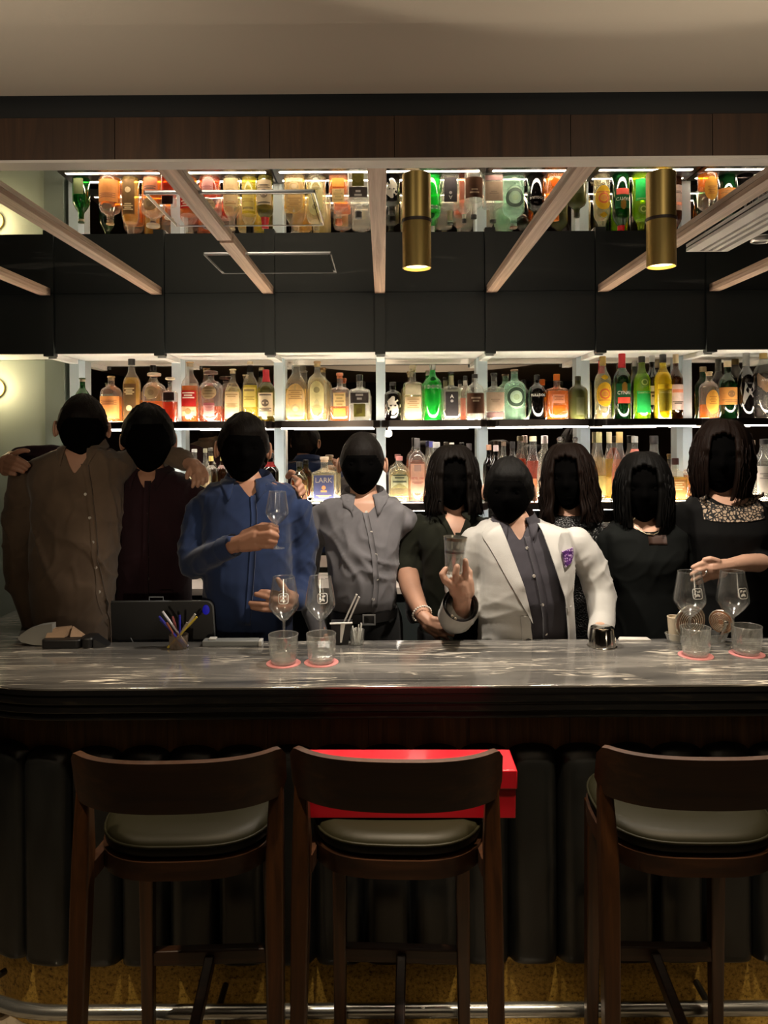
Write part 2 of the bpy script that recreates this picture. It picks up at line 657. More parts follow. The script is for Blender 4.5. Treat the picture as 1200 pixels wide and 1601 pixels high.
# brass cylinder lamps over the counter
for k, px in enumerate((651, 1033)):
    D = FPX * (ZCEIL - ZC) / (CY - 347)
    P = at(px, 347, D)
    t = thing('cylinder_lamp', ['brass cylinder ceiling lamp above the man in the pale blazer', 'brass cylinder ceiling lamp next to the white air grille'][k], 'ceiling lamp', (P.x, D, ZCEIL), 0, 'brass cylinder lamps')
    R, H = 0.0465, 0.152
    part('shade', G().lathe([(R - 0.004, -H + 0.012), (R - 0.003, -H), (R, -H + 0.001), (R, -0.004)], 40, cap0=False, cap1=True), M_brass, t)
    part('collar', G().lathe([(R + 0.003, -0.005), (R + 0.003, 0.0)], 40), plain('dark_collar', (0.03, 0.015, 0.01), 0.5), t)
    part('diffuser', G().lathe([(R - 0.006, -H + 0.010), (R - 0.006, -H + 0.013)], 32), emit('lamp_glow', (1.0, 0.74, 0.34), 5.0), t)
    spot('cylinder_lamp_beam', (P.x, D, ZCEIL - H - 0.004), (P.x, D + 0.12, 0.6), 29 if k == 0 else 26, 122, 0.6, (1.0, 0.88, 0.73), 0.035)

# ------------------------------------------------------------------ back bar: header, uprights, mirrors, shelves
SR = (UPX[1] - 0.03, UPX[8] + 0.03)
HD = struct('trim_5', G().box((RX0, DH + 0.045, ZSOF + 0.03), (RX1, DH + 0.06, ZCEIL - 0.001)), M_head)
for k in range(9):                       # dark header panels, one per bay
    xa = UPX[k] + 0.024 if k else RX0
    xb = UPX[k + 1] - 0.024 if k < 8 else RX1
    part('header_panel', G().box((xa, DH + 0.022, ZSOF), (xb, DH + 0.045, ZCEIL - 0.001)), M_head, HD)
for x in UPX:
    part('pilaster', G().box((x - 0.0245, DH, ZSOF - 0.014), (x + 0.0245, DH + 0.045, ZCEIL - 0.001)), M_head, HD)
for k in range(8):
    part('soffit', G().box((UPX[k] + 0.0005, DH + 0.046, ZSOF + 0.002), (UPX[k + 1] - 0.0005, DM + 0.03, ZSOF + 0.029)), M_soffit, HD)
part('soffit', G().box((RX0, DH + 0.046, ZSOF + 0.002), (UPX[0] - 0.0005, DM + 0.03, ZSOF + 0.029)), M_soffit, HD)
for x in UPX[1:]:
    part('soffit_rib', G().box((x - 0.020, DH + 0.046, ZSOF - 0.022), (x + 0.020, DS, ZSOF + 0.001)), M_soffit, HD)
    part('upright', G().box((x - 0.0245, DS, 0.05), (x + 0.0245, DM + 0.03, ZSOF)), M_steel, WB)
for k in range(1, 8):
    part('mirror', G().box((UPX[k] + 0.0245, DM, 0.95), (UPX[k + 1] - 0.0245, DM + 0.02, ZSOF)), M_mirror, WB)


def rounded_front(x0, x1, y0, y1, r):
    """ccw outline, rounded at the two front corners (low y)"""
    P = [(x1, y1), (x0, y1)]
    P += [(x0 + r - r * math.cos(a), y0 + r - r * math.sin(a)) for a in [PI / 2 * q / 6 for q in range(7)]]
    P += [(x1 - r + r * math.sin(a), y0 + r - r * math.cos(a)) for a in [PI / 2 * q / 6 for q in range(7)]]
    return P


BAYN = ['first', 'second', 'third', 'fourth', 'fifth', 'sixth', 'seventh']
for z in (Z_UP, Z_LO):
    for k in range(1, 8):
        xa, xb = UPX[k] + 0.004, UPX[k + 1] - 0.004
        sh = thing('lit_shelf', '%s lit bottle shelf of the %s bay from the left' % ('upper' if z == Z_UP else 'lower', BAYN[k - 1]), 'shelf', (0, 0, 0), 0, 'lit bottle shelves')
        part('shelf_board', G().slab(rounded_front(xa, xb, DSF, DS - 0.001, 0.045), z - 0.034, z), M_shelf, sh)
        part('light_strip', G().box((xa + 0.03, DSF + 0.055, z - 0.001), (xb - 0.03, DSF + 0.075, z + 0.0004)), M_led, sh)
        part('light_strip', G().box((xa + 0.03, DB + 0.045, z - 0.001), (xb - 0.03, DB + 0.062, z + 0.0004)), M_led, sh)  # rear strip added to light the bottles from behind
        part('light_strip', G().box((xa + 0.035, DSF + 0.035, z - 0.040), (xb - 0.035, DSF + 0.053, z - 0.034)), M_led2, sh)
# back counter below the shelves
cb = thing('back_counter', 'low back counter with a pale stone top behind the people', 'counter', (0, 0, 0))
part('worktop', G().box((SR[0], 3.46, 1.035), (SR[1], DS - 0.001, 1.065)), plain('pale_stone', (0.60, 0.52, 0.46), 0.3), cb)
for k in range(1, 8):
    part('cabinet_door', G().box((UPX[k] + 0.003, 3.50, 0.0), (UPX[k + 1] - 0.003, DS - 0.001, 1.035)), M_head, cb)

# wall sconce at the far left on the sage panel
P = at(-24, 605, DS - 0.10)
t = thing('wall_sconce', 'round glowing wall sconce on the sage wall at the far left edge', 'wall lamp', (P.x, DS + 0.012, P.z))
part('wall_plate', G().tube([(0, -0.001, 0), (0, -0.018, 0)], 0.05, 24), M_brass, t)
part('arm', G().tube([(0, -0.018, 0), (0, -0.06, 0)], 0.012, 12), M_brass, t)
part('globe', G().ball((0, -0.10, 0), 0.052, 28, 16), emit('sconce_glow', (1.0, 0.76, 0.42), 14.0), t)

# ================================================================== the bar counter
DF, DBK = 2.08, 2.545        # guests' edge and staff edge of the stone top
ZT = at(CX, 1073, DF).z      # top of the stone
m, nt, N, L, p = nodes('dark_veined_marble')
v = coords(N, L, (1, 1, 1), (0, 0, 0.30))
base = noise_tex(N, L, coords(N, L, (0.5, 4.0, 4.0), (0, 0, 0.20)), 2.2, 5, 0.6, 0.6)
v1 = noise_tex(N, L, coords(N, L, (0.42, 6.0, 6.0), (0, 0, 0.13)), 2.2, 4, 0.5, 0.5)
v2 = noise_tex(N, L, coords(N, L, (0.8, 11.0, 11.0), (0, 0, 0.20)), 2.0, 4, 0.5, 0.6)
fine = noise_tex(N, L, coords(N, L, (5, 26, 26), (0, 0, 0.3)), 2.0, 5, 0.7, 0.5)
bc = ramp(N, L, base, [(0.28, (0.034, 0.034, 0.035)), (0.52, (0.105, 0.102, 0.098)), (0.74, (0.24, 0.23, 0.215))])
r1 = ramp(N, L, v1, [(0.490, (0, 0, 0)), (0.5, (1, 1, 1)), (0.510, (0, 0, 0))])
r2 = ramp(N, L, v2, [(0.488, (0, 0, 0)), (0.5, (0.8, 0.8, 0.8)), (0.512, (0, 0, 0))])
br = ramp(N, L, noise_tex(N, L, v, 3.2, 3), [(0.36, (0, 0, 0)), (0.58, (1, 1, 1))])
r3 = ramp(N, L, fine, [(0.62, (0, 0, 0)), (0.9, (0.16, 0.16, 0.16))])


def mathn(op, a, b):
    q = N.new('ShaderNodeMath')
    q.operation = op
    for i_, s_ in enumerate((a, b)):
        if isinstance(s_, (int, float)):
            q.inputs[i_].default_value = s_
        else:
            L.new(s_, q.inputs[i_])
    return q.outputs[0]


vein = mathn('MULTIPLY', mathn('MAXIMUM', r1, r2), br)
vein = mathn('MAXIMUM', vein, mathn('MULTIPLY', r3, 0.35))
mx = N.new('ShaderNodeMix')
mx.data_type = 'RGBA'
L.new(vein, mx.inputs[0])
L.new(bc, mx.inputs[6])
mx.inputs[7].default_value = (0.85, 0.79, 0.69, 1)
L.new(mx.outputs[2], p.inputs['Base Color'])
p.inputs['Roughness'].default_value = 0.13
p.inputs['IOR'].default_value = 2.2
p.inputs['Specular IOR Level'].default_value = 0.5
bump(N, L, p, fine, 0.03, 0.003)
M_marble = m
m, nt, N, L, p = nodes('shaded_stone_edge')  # same stone as the top; its front-edge shade is put into a darker colour
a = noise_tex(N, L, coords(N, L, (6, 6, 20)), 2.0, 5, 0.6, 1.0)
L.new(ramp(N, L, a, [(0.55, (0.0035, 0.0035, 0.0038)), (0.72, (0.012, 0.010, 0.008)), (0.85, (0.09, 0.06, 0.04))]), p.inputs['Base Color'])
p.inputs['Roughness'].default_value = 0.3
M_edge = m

M_leather = None
m, nt, N, L, p = nodes('black_leather')
a = noise_tex(N, L, coords(N, L), 120, 4)
b = noise_tex(N, L, coords(N, L, (6, 6, 2)), 3, 3)
L.new(ramp(N, L, b, [(0.3, (0.004, 0.0045, 0.0045)), (0.7, (0.009, 0.010, 0.010))]), p.inputs['Base Color'])
p.inputs['Roughness'].default_value = 0.34
bump(N, L, p, a, 0.12, 0.003)
M_leather = m
m, nt, N, L, p = nodes('hammered_brass')
a = noise_tex(N, L, coords(N, L), 90, 5, 0.7)
b = noise_tex(N, L, coords(N, L, (3, 3, 9)), 8, 4, 0.7)
L.new(ramp(N, L, a, [(0.34, (0.14, 0.075, 0.014)), (0.48, (0.58, 0.37, 0.07)), (0.7, (0.80, 0.56, 0.14))]), p.inputs['Base Color'])
p.inputs['Metallic'].default_value = 0.25
p.inputs['Roughness'].default_value = 0.45
bump(N, L, p, b, 0.3, 0.004)
M_gold = m
M_band = wood('bar_oak', (0.030, 0.013, 0.005), (0.17, 0.085, 0.030), 'Z', 1.0, 0.45, 34)

XC, RC = -0.93, 0.46          # centre of the rounded left corner (x) and radius at the body face
DBODY = 2.20


def bar_outline(d, x1=2.3, back=DBK, n=14):
    """outline whose front edge lies at depth d and rounds off at the left"""
    r = RC + (DBODY - d)
    P = [(x1, d)]
    P += [(XC - r * math.sin(a), d + r - r * math.cos(a)) for a in [PI / 2 * q / n for q in range(n + 1)]]
    xl = XC - r
    P += [(xl, 3.30), (at(106, 970, 2.87).x, 3.30), (at(106, 970, 2.6).x, back), (x1, back)]
    return P[::-1]


ct = thing('countertop', 'dark veined marble bar top with a stepped edge', 'countertop', (0, 0, 0))
part('slab', G().slab(bar_outline(DF), ZT - 0.008, ZT), M_marble, ct, bevel=0.002)
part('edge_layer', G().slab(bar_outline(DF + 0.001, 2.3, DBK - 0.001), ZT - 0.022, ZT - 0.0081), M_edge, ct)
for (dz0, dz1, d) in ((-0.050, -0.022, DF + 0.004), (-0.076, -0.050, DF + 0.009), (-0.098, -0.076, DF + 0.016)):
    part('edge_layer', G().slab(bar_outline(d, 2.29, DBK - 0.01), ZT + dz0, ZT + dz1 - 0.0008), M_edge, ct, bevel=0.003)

bf = thing('bar_counter', 'upholstered bar front with black leather channels and a brass kick plate', 'bar', (0, 0, 0))
ZB0 = ZT - 0.099
ZPT, ZPB = at(CX, 1163, DBODY).z, at(CX, 1497, DBODY).z


def front_pt(s, off=0.0):
    """point on the body face at arc length s to the right of the corner's end (negative: round the corner)"""
    if s >= 0:
        return Vector((XC + s, DBODY + off, 0)), Vector((1, 0, 0)), Vector((0, -1, 0))
    a = min(-s / RC, PI / 2)
    n_ = Vector((-math.sin(a), -math.cos(a), 0))
    c_ = Vector((XC, DBODY + RC, 0))
    return c_ + n_ * (RC - off), Vector((math.cos(a), -math.sin(a), 0)), n_


def face_strip(g, z0, z1, off, thick, s0=-RC * PI / 2, s1=3.2, step=0.06):
    S = []
    s = s0
    while s < s1:
        S.append(s)
        s += step if s < 0 else 0.5
    S.append(s1)
    vs, fs = [], []
    for s in S:
        P, t_, n_ = front_pt(s, off)
        Q = P - n_ * thick
        for (q, z) in ((P, z0), (P, z1), (Q, z1), (Q, z0)):
            vs.append((q.x, q.y, z))
    for i in range(len(S) - 1):
        for k in range(4):
            a_, b_ = i * 4 + k, i * 4 + (k + 1) % 4
            fs.append((a_, b_, b_ + 4, a_ + 4))
    fs += [(0, 1, 2, 3), tuple(len(vs) - 4 + q for q in (3, 2, 1, 0))]
    return g.add(vs, fs)


part('carcass', face_strip(G(), 0.0, ZB0, 0.03, 0.25), M_black, bf)
s = -0.62
k = 0
while s < 2.6:                              # oak veneer boards of the band under the stone
    w = 0.30
    part('wood_panel', face_strip(G(), ZPT - 0.05, ZB0 - 0.001, 0.004, 0.024, s + 0.0007, s + w - 0.0007, 0.05), M_band, bf)
    s += w
part('kick_plate', face_strip(G(), 0.001, ZPB + 0.02, 0.012, 0.018), M_gold, bf)
# padded leather channels
CW = 0.1435
s = -0.60 + 0.028
while s < 2.5:
    w = CW
    g = G()
    cols, rows = 12, 16

    def pad(u, v_, s=s, w=w):
        P, t_, n_ = front_pt(s + u * w)
        z = ZPB + v_ * (ZPT - ZPB)
        e = max(0.0, 1 - (2 * u - 1) ** 4) ** 0.5
        top = min(1.0, (1 - v_) * (ZPT - ZPB) / 0.055)
        bot = min(1.0, v_ * (ZPT - ZPB) / 0.02)
        h = 0.048 * e * math.sqrt(max(0, 1 - (1 - top) ** 2)) * (0.55 + 0.45 * math.sqrt(max(0, 1 - (1 - bot) ** 2)))
        # the top of every channel is a half round
        edge = abs(2 * u - 1)
        z -= (0.028 * (1 - math.sqrt(max(0, 1 - edge ** 2 * 0.96)))) * max(0, (v_ - 0.8) / 0.2)
        Q = P + n_ * (h - 0.002)
        return (Q.x, Q.y, z)
    VV = [0, .008, .02, .05, .15, .3, .45, .6, .72, .82, .90, .935, .96, .98, .993, 1]
    g.grid(lambda u, q: pad(u, VV[int(round(q * 15))]), 13, 16)
    part('leather_channel', g, M_leather, bf, smooth=4)
    s += w
# foot rail on short brackets
fr = thing('foot_rail', 'polished steel foot rail along the foot of the bar', 'foot rail', (0, 0, 0))
zr = at(CX, 1580, 2.10).z
pts = []
for s in [-0.70, -0.6, -0.5, -0.4, -0.3, -0.2, -0.1, -0.04, 0.0, 0.05, 3.1]:
    P, t_, n_ = front_pt(s)
    Q = P + n_ * 0.10
    pts.append((Q.x, Q.y, zr))
part('rail', G().tube(pts, 0.019, 16), plain('satin_steel', (0.55, 0.57, 0.56), 0.22, 0.9), fr)
for s in (-0.25, 0.45, 1.15, 1.85, 2.5):
    P, t_, n_ = front_pt(s)
    g = G().tube([(P.x, P.y, zr), tuple(P + n_ * 0.085 + Vector((0, 0, zr)))], 0.010, 10)
    g.tube([tuple(P + n_ * 0.10 + Vector((0, 0, zr))), tuple(P + n_ * 0.10)], 0.009, 10)
    part('bracket', g, plain('dark_steel', (0.1, 0.1, 0.1), 0.35, 0.9), fr)
# half-round end plate where the staff side of the top is cut back
g = G()
pl = [(1.0, 0.0), (1.0, 1.0), (0.62, 0.93), (0.30, 0.76), (0.08, 0.52), (0.0, 0.34), (0.10, 0.18), (0.45, 0.05)]
A, B = at(54, 996, 2.62), at(105, 962, 2.62)
zb_ = ZT + 0.0005
g.prism(pl, lambda a_, b_: (A.x + (B.x - A.x) * a_, 2.50, zb_ + (B.z - zb_) * b_ + 0), lambda a_, b_: (A.x + (B.x - A.x) * a_, 2.53, zb_ + (B.z - zb_) * b_))
single('menu_card', g, plain('grey_card', (0.33, 0.33, 0.31), 0.6), 'pale grey half-round card standing at the left end of the bar', 'card')

# ================================================================== bar stools
M_stool = wood('stool_wood', (0.016, 0.0055, 0.0016), (0.055, 0.019, 0.005), 'X', 1.0, 0.45, 45, 0.10)
M_stoolZ = wood('stool_wood_upright', (0.024, 0.009, 0.0026), (0.080, 0.029, 0.008), 'Z', 1.0, 0.38, 45, 0.25)
M_seat = plain('olive_leather', (0.010, 0.0092, 0.004), 0.5, 0, 0.15)


def make_stool(label, x, y, rz):
    """local frame: the sitter faces +y (the bar); origin on the floor under the seat"""
    t = thing('bar_stool', label, 'bar stool', (x, y, 0), rz, 'bar stools at the counter')
    HS = 0.868
    # seat pad, rounded at the back, on a wooden frame
    ol = []
    for q in range(40):
        a_ = 2 * PI * q / 40
        c_, s_ = math.cos(a_), math.sin(a_)
        ex = 2 / 3.2
        ol.append((0.205 * math.copysign(abs(c_) ** ex, c_), 0.19 * math.copysign(abs(s_) ** (2 / 2.6), s_)))
    g = G()
    prof = [(0.93, 0.0), (1.0, 0.012), (1.0, 0.030), (0.97, 0.042), (0.86, 0.050), (0.5, 0.046), (0.02, 0.043)]
    vs = [(px_ * f_, py_ * f_, HS - 0.045 + z_ + 0.012 * max(0, -py_ / 0.19) * 0) for (f_, z_) in prof for (px_, py_) in ol]
    fs = []
    n_ = 40
    for i in range(len(prof) - 1):
        for q in range(n_):
            fs.append((i * n_ + q, i * n_ + (q + 1) % n_, (i + 1) * n_ + (q + 1) % n_, (i + 1) * n_ + q))
    fs += [tuple(reversed(range(n_))), tuple((len(prof) - 1) * n_ + q for q in range(n_))]
    g.add(vs, fs)
    seat = part('seat', g, M_seat, t, 1.2)
    part('piping', G().tube([(a_ * 1.0, b_ * 1.0, HS - 0.014) for a_, b_ in ol], 0.0035, 6, True), M_seat, seat, 4)
    g = G()
    vs = [(px_ * 1.02, py_ * 1.02, z_) for z_ in (HS - 0.088, HS - 0.046) for (px_, py_) in ol]
    g.add(vs, [tuple(reversed(range(n_))), tuple(range(n_, 2 * n_))] + [(q, (q + 1) % n_, n_ + (q + 1) % n_, n_ + q) for q in range(n_)])
    part('seat_frame', g, M_stool, t, 0.8)
    # curved plywood backrest
    W, zb0, zb1 = 0.236, 0.950, 1.070

    def back(u, v_, th):
        xx = (2 * u - 1)
        X = W * math.sin(xx * 1.12) / math.sin(1.12)
        Y = -0.225 + 0.075 * abs(xx) ** 2.6
        ex_ = max(0.0, (abs(xx) - 0.90) / 0.10)
        lo_ = zb0 + 0.030 * ex_ ** 2 + 0.010 * xx * xx
        hi_ = zb1 - 0.020 * ex_ ** 2 + 0.004 * xx * xx
        Z = lo_ + (hi_ - lo_) * v_
        nx, ny = -2.6 * 0.075 * math.copysign(abs(xx) ** 1.6, xx) / W, 1.0
        ln = math.hypot(nx, ny)
        Yl = Y - 0.020 * v_
        return (X + nx / ln * th, Yl + ny / ln * th, Z)
    g = G()
    nu, nv = 33, 7
    o_ = [back(i / (nu - 1), j / (nv - 1), -0.009) for j in range(nv) for i in range(nu)]
    i_ = [back(i / (nu - 1), j / (nv - 1), 0.009) for j in range(nv) for i in range(nu)]
    fs = []
    M_ = nu * nv
    for j in range(nv - 1):
        for i in range(nu - 1):
            a_ = j * nu + i
            fs.append((a_, a_ + 1, a_ + nu + 1, a_ + nu))
            fs.append((M_ + a_ + 1, M_ + a_, M_ + a_ + nu, M_ + a_ + nu + 1))
    for i in range(nu - 1):
        fs.append((i + 1, i, M_ + i, M_ + i + 1))
        a_ = (nv - 1) * nu + i
        fs.append((a_, a_ + 1, M_ + a_ + 1, M_ + a_))
    for j in range(nv - 1):
        a_ = j * nu
        fs.append((a_, a_ + nu, M_ + a_ + nu, M_ + a_))
        a_ = j * nu + nu - 1
        fs.append((a_ + nu, a_, M_ + a_, M_ + a_ + nu))
    g.add(o_ + i_, fs)
    part('backrest', g, M_stool, t, 0.7)
    # rear posts rise to the backrest, front legs stop under the seat
    for sx in (-1, 1):
        g = G()
        S_ = [(sx * 0.226, -0.232, 0.0, 0.028, 0.030), (sx * 0.221, -0.208, 0.42, 0.034, 0.038), (sx * 0.217, -0.184, 0.72, 0.040, 0.046), (sx * 0.216, -0.172, 0.84, 0.040, 0.046), (sx * 0.218, -0.160, 0.95, 0.032, 0.036), (sx * 0.219, -0.156, 1.035, 0.022, 0.024)]
        vs = []
        for (x_, y_, z_, w_, d_) in S_:
            vs += [(x_ - w_ / 2, y_ - d_ / 2, z_), (x_ + w_ / 2, y_ - d_ / 2, z_), (x_ + w_ / 2, y_ + d_ / 2, z_), (x_ - w_ / 2, y_ + d_ / 2, z_)]
        fs = [(3, 2, 1, 0), tuple(len(vs) - 4 + q for q in range(4))]
        for i_ in range(len(S_) - 1):
            for q in range(4):
                fs.append((i_ * 4 + q, i_ * 4 + (q + 1) % 4, i_ * 4 + 4 + (q + 1) % 4, i_ * 4 + 4 + q))
        g.add(vs, fs)
        part('rear_leg', g, M_stoolZ, t, 0.5, bevel=0.004)
        g = G().beam((sx * 0.170, 0.175, 0.0), (sx * 0.165, 0.150, HS - 0.085), 0.030, 0.030, (0, 1, 0), 0.040, 0.042)
        part('front_leg', g, M_stoolZ, t, 0.5, bevel=0.004)
        g = G().beam((sx * 0.205, -0.16, HS - 0.075), (sx * 0.165, 0.15, HS - 0.075), 0.022, 0.04)
        part('side_rail', g, M_stool, t, 0.5)
    part('footrest', G().box((-0.155, 0.150, 0.345), (0.155, 0.178, 0.385)), M_stool, t, 0.5, bevel=0.004)
    part('stretcher', G().beam((0, 0.155, 0.355), (0, -0.205, 0.290), 0.026, 0.034), M_stool, t, 0.5, bevel=0.003)
    part('rear_rail', G().box((-0.215, -0.222, 0.270), (0.215, -0.200, 0.306)), M_stool, t, 0.5, bevel=0.003)
    return t


make_stool('leftmost brown wooden bar stool with a curved backrest and olive seat', -0.475, 1.855, 0.035)
make_stool('middle brown wooden bar stool carrying the red box', 0.032, 1.855, -0.05)
make_stool('rightmost brown wooden bar stool, partly cut off by the frame', 0.725, 1.855, -0.02)

# red gift box lying on the middle seat
rb = thing('red_box', 'glossy red box lying on the middle bar stool', 'box', (0.055, 1.800, 0.8745), -0.015)
M_red = plain('red_gloss_card', (0.36, 0.006, 0.014), 0.28, 0, 0.5, 0.3)
part('box_body', G().box((-0.252, -0.055, 0), (0.252, 0.055, 0.085)), M_red, rb, bevel=0.002)
part('lid', G().box((-0.256, -0.059, 0.070), (0.256, 0.059, 0.115)), M_red, rb, bevel=0.003)

# ================================================================== things on the counter
M_gl0 = clear('clear_glassware', (0.975, 0.98, 0.975), 0.008, (0.9, 0.92, 0.9), 0.03)
M_glthick0 = clear('cut_glassware', (0.95, 0.96, 0.95), 0.03, (0.9, 0.92, 0.88), 0.08)
def solid_glass(name, col, rough=0.0):
    m, nt, N, L, p = nodes(name)
    p.inputs['Base Color'].default_value = (*col, 1)
    p.inputs['Roughness'].default_value = rough
    p.inputs['Transmission Weight'].default_value = 1.0
    p.inputs['IOR'].default_value = 1.46
    return m


M_gl = clear('crystal', (0.97, 0.975, 0.97), 0.022, (0.95, 0.95, 0.92), 0.05, grough=0.16)
M_glthick = clear('thick_crystal', (0.93, 0.94, 0.93), 0.11, (0.95, 0.95, 0.92), 0.12, grough=0.14)
M_glwall = clear('cut_crystal', (0.95, 0.96, 0.95), 0.06, (0.95, 0.95, 0.90), 0.14, grough=0.10)
M_glbase = clear('crystal_base', (0.88, 0.89, 0.87), 0.20, (0.95, 0.93, 0.88), 0.15, grough=0.1)
M_white = plain('white_print', (0.85, 0.84, 0.80), 0.5)


def emblem_geo(R_at, zc, w, th0=-PI / 2, lift=0.0006):
    """quatrefoil badge with a soft-cornered outline, printed on a glass wall of radius R_at(z)"""
    g = G()

    def put(a_, b_):
        z_ = zc + b_
        r_ = R_at(z_) + lift
        t_ = th0 + a_ / r_
        return (r_ * math.cos(t_), r_ * math.sin(t_), z_)

    def foil(k_, q):
        a_ = 2 * PI * q / 48
        rr = k_ * (1 + 0.13 * abs(math.cos(2 * a_ + PI / 2)) ** 1.2)
        ex = 1 / max(abs(math.cos(a_)), abs(math.sin(a_))) ** 0.35
        return rr * ex * math.cos(a_), rr * ex * math.sin(a_)
    n_ = 48
    vs = [put(*foil(w * 0.5, q)) for q in range(n_)] + [put(*foil(w * 0.43, q)) for q in range(n_)]
    g.add(vs, [(q, (q + 1) % n_, n_ + (q + 1) % n_, n_ + q) for q in range(n_)])
    blobs = [[(-.30, .05), (-.10, .30), (-.28, .32), (-.34, .2)], [(.0, .1), (.12, .30), (.30, .30), (.26, .12)],
             [(-.30, -.30), (-.05, -.22), (.22, -.30), (.18, -.10), (.02, .02), (-.12, -.02), (-.28, -.12)],
             [(-.05, .06), (.05, .16), (.0, .28), (-.08, .2)]]
    for b in blobs:
        g.add([put(a_ * w, b_ * w) for a_, b_ in b], [tuple(range(len(b)))])
    return g


def wine_glass(label, loc, print_=True, scale=1.0, rot=(0, 0, 0), emb_th=-PI / 2):
    t = thing('wine_glass', label, 'wine glass', loc, 0, 'wine glasses')
    t.rotation_euler = rot
    S = scale
    Rw = [(0.0055, 0.098), (0.016, 0.106), (0.0365, 0.128), (0.0485, 0.146), (0.0500, 0.154), (0.0478, 0.172), (0.0430, 0.200), (0.0360, 0.243)]

    def R_at(z_):
        z_ /= S
        for (r0, z0), (r1, z1) in zip(Rw[:-1], Rw[1:]):
            if z0 <= z_ <= z1:
                return S * (r0 + (r1 - r0) * (z_ - z0) / (z1 - z0))
        return S * 0.04
    part('foot', G().lathe([(0.036 * S, 0), (0.036 * S, 0.0015 * S), (0.012 * S, 0.005 * S), (0.004 * S, 0.012 * S)], 32), M_glthick, t, 1.0)
    part('stem', G().lathe([(0.004 * S, 0.012 * S), (0.0034 * S, 0.05 * S), (0.0045 * S, 0.090 * S), (0.0055 * S, 0.098 * S)], 12), M_glthick, t, 1.0)
    prof = [(r * S, z * S) for r, z in Rw]
    inner = [((r - 0.0011) * S, z * S) for r, z in reversed(Rw[1:])] + [(0.004 * S, 0.104 * S)]
    bowl = part('bowl', G().lathe(prof + inner, 40), M_gl, t, 1.0)
    part('rim', G().tube([(0.0355 * S * math.cos(q * PI / 20), 0.0355 * S * math.sin(q * PI / 20), 0.243 * S) for q in range(40)], 0.0009 * S, 6, True), M_glthick, bowl, 4)
    if print_:
        part('printed_emblem', emblem_geo(R_at, 0.182 * S, 0.033 * S, emb_th), M_white, bowl, 0)
    return t


def tumbler(label, loc):
    t = thing('tumbler', label, 'tumbler', loc, 0, 'cut glass tumblers')
    n_ = 64

    def fl(r, th, z):
        k_ = 1.0
        if 0.012 < z < 0.066:
            k_ = 1 + 0.055 * abs(math.cos(th * 7))
        return r * k_ * math.cos(th), r * k_ * math.sin(th)
    out = [(0.034, 0), (0.0385, 0.003), (0.0395, 0.010), (0.0405, 0.020), (0.0425, 0.045), (0.0440, 0.064), (0.0450, 0.070), (0.0465, 0.088)]
    inn = [(0.0445, 0.088), (0.0425, 0.066), (0.0385, 0.030), (0.0365, 0.022), (0.001, 0.020)]
    part('glass_wall', G().lathe(out + inn, n_, shape=fl), M_glwall, t, 0.9)
    part('glass_base', G().lathe([(0.033, 0.0008), (0.0375, 0.004), (0.0375, 0.016), (0.034, 0.019)], 40), M_glbase, t, 0.9)
    part('rim', G().tube([(0.0455 * math.cos(q * PI / 20), 0.0455 * math.sin(q * PI / 20), 0.088) for q in range(40)], 0.0013, 6, True), M_glthick, t, 4)
    return t


M_coaster = plain('pink_paper', (0.50, 0.19, 0.19), 0.75)


def counter_D(py):
    return FPX * (ZC - ZT) / (py - CY)


sets = [(443, 1036, 444, 1012, 'leftmost'), (502, 1035, 501, 1011, 'second from the left'), (1087, 1028, 1078, 1004, 'third from the left'), (1167, 1026, 1145, 1003, 'rightmost')]
wl = ['leftmost wine glass with white emblem, behind the tumbler nearest the pen cup', 'wine glass with white emblem in front of the straw glass',
      'wine glass with white emblem in front of the tin bowl', 'rightmost wine glass with white emblem on the bar']
for i, (tx, ty, wx, wy, w_) in enumerate(sets):
    D = counter_D(ty)
    P = at(tx, ty, D)
    c = thing('coaster', 'round pink paper coaster under the %s tumbler' % w_, 'coaster', (P.x, P.y, ZT), 0.4 * i, 'pink coasters')
    part('disc', G().lathe([(0.0535, 0.0), (0.0535, 0.0016)], 40), M_coaster, c)
    tumbler('%s fluted glass tumbler on a pink coaster' % w_, (P.x, P.y, ZT + 0.0017))
    D = 2.425
    P = at(wx, wy, D)
    wine_glass(wl[i], (P.x, P.y + 0.0, ZT), scale=(1.0, 1.0, 1.04, 1.04)[i], emb_th=-PI / 2 + (0.10, 0.25, 0.15, 0.3)[i])

# pen cup with pens
D = 2.47
P = at(279, 1000, D)
pc = thing('pen_cup', 'small clear cup of pens at the staff edge of the bar', 'cup', (P.x, P.y, ZT))
part('cup_wall', G().lathe([(0.030, 0), (0.032, 0.045), (0.031, 0.045), (0.029, 0.003)], 28), clear('brownish_cup', (0.75, 0.68, 0.6), 0.2, (0.5, 0.42, 0.34)), pc)
PEN = [((250, 962), (0.02, 0.02, 0.30), 'dark blue'), ((249, 970), (0.03, 0.04, 0.45), 'blue'), ((254, 956), (0.75, 0.75, 0.8), 'white'), ((262, 972), (0.25, 0.07, 0.04), 'brown'),
       ((268, 965), (0.22, 0.05, 0.05), 'maroon'), ((281, 962), (0.03, 0.03, 0.40), 'bright blue'), ((294, 972), (0.30, 0.26, 0.22), 'grey'), ((300, 966), (0.40, 0.34, 0.2), 'tan'),
       ((305, 960), (0.62, 0.60, 0.55), 'silver'), ((309, 963), (0.65, 0.5, 0.06), 'yellow')]
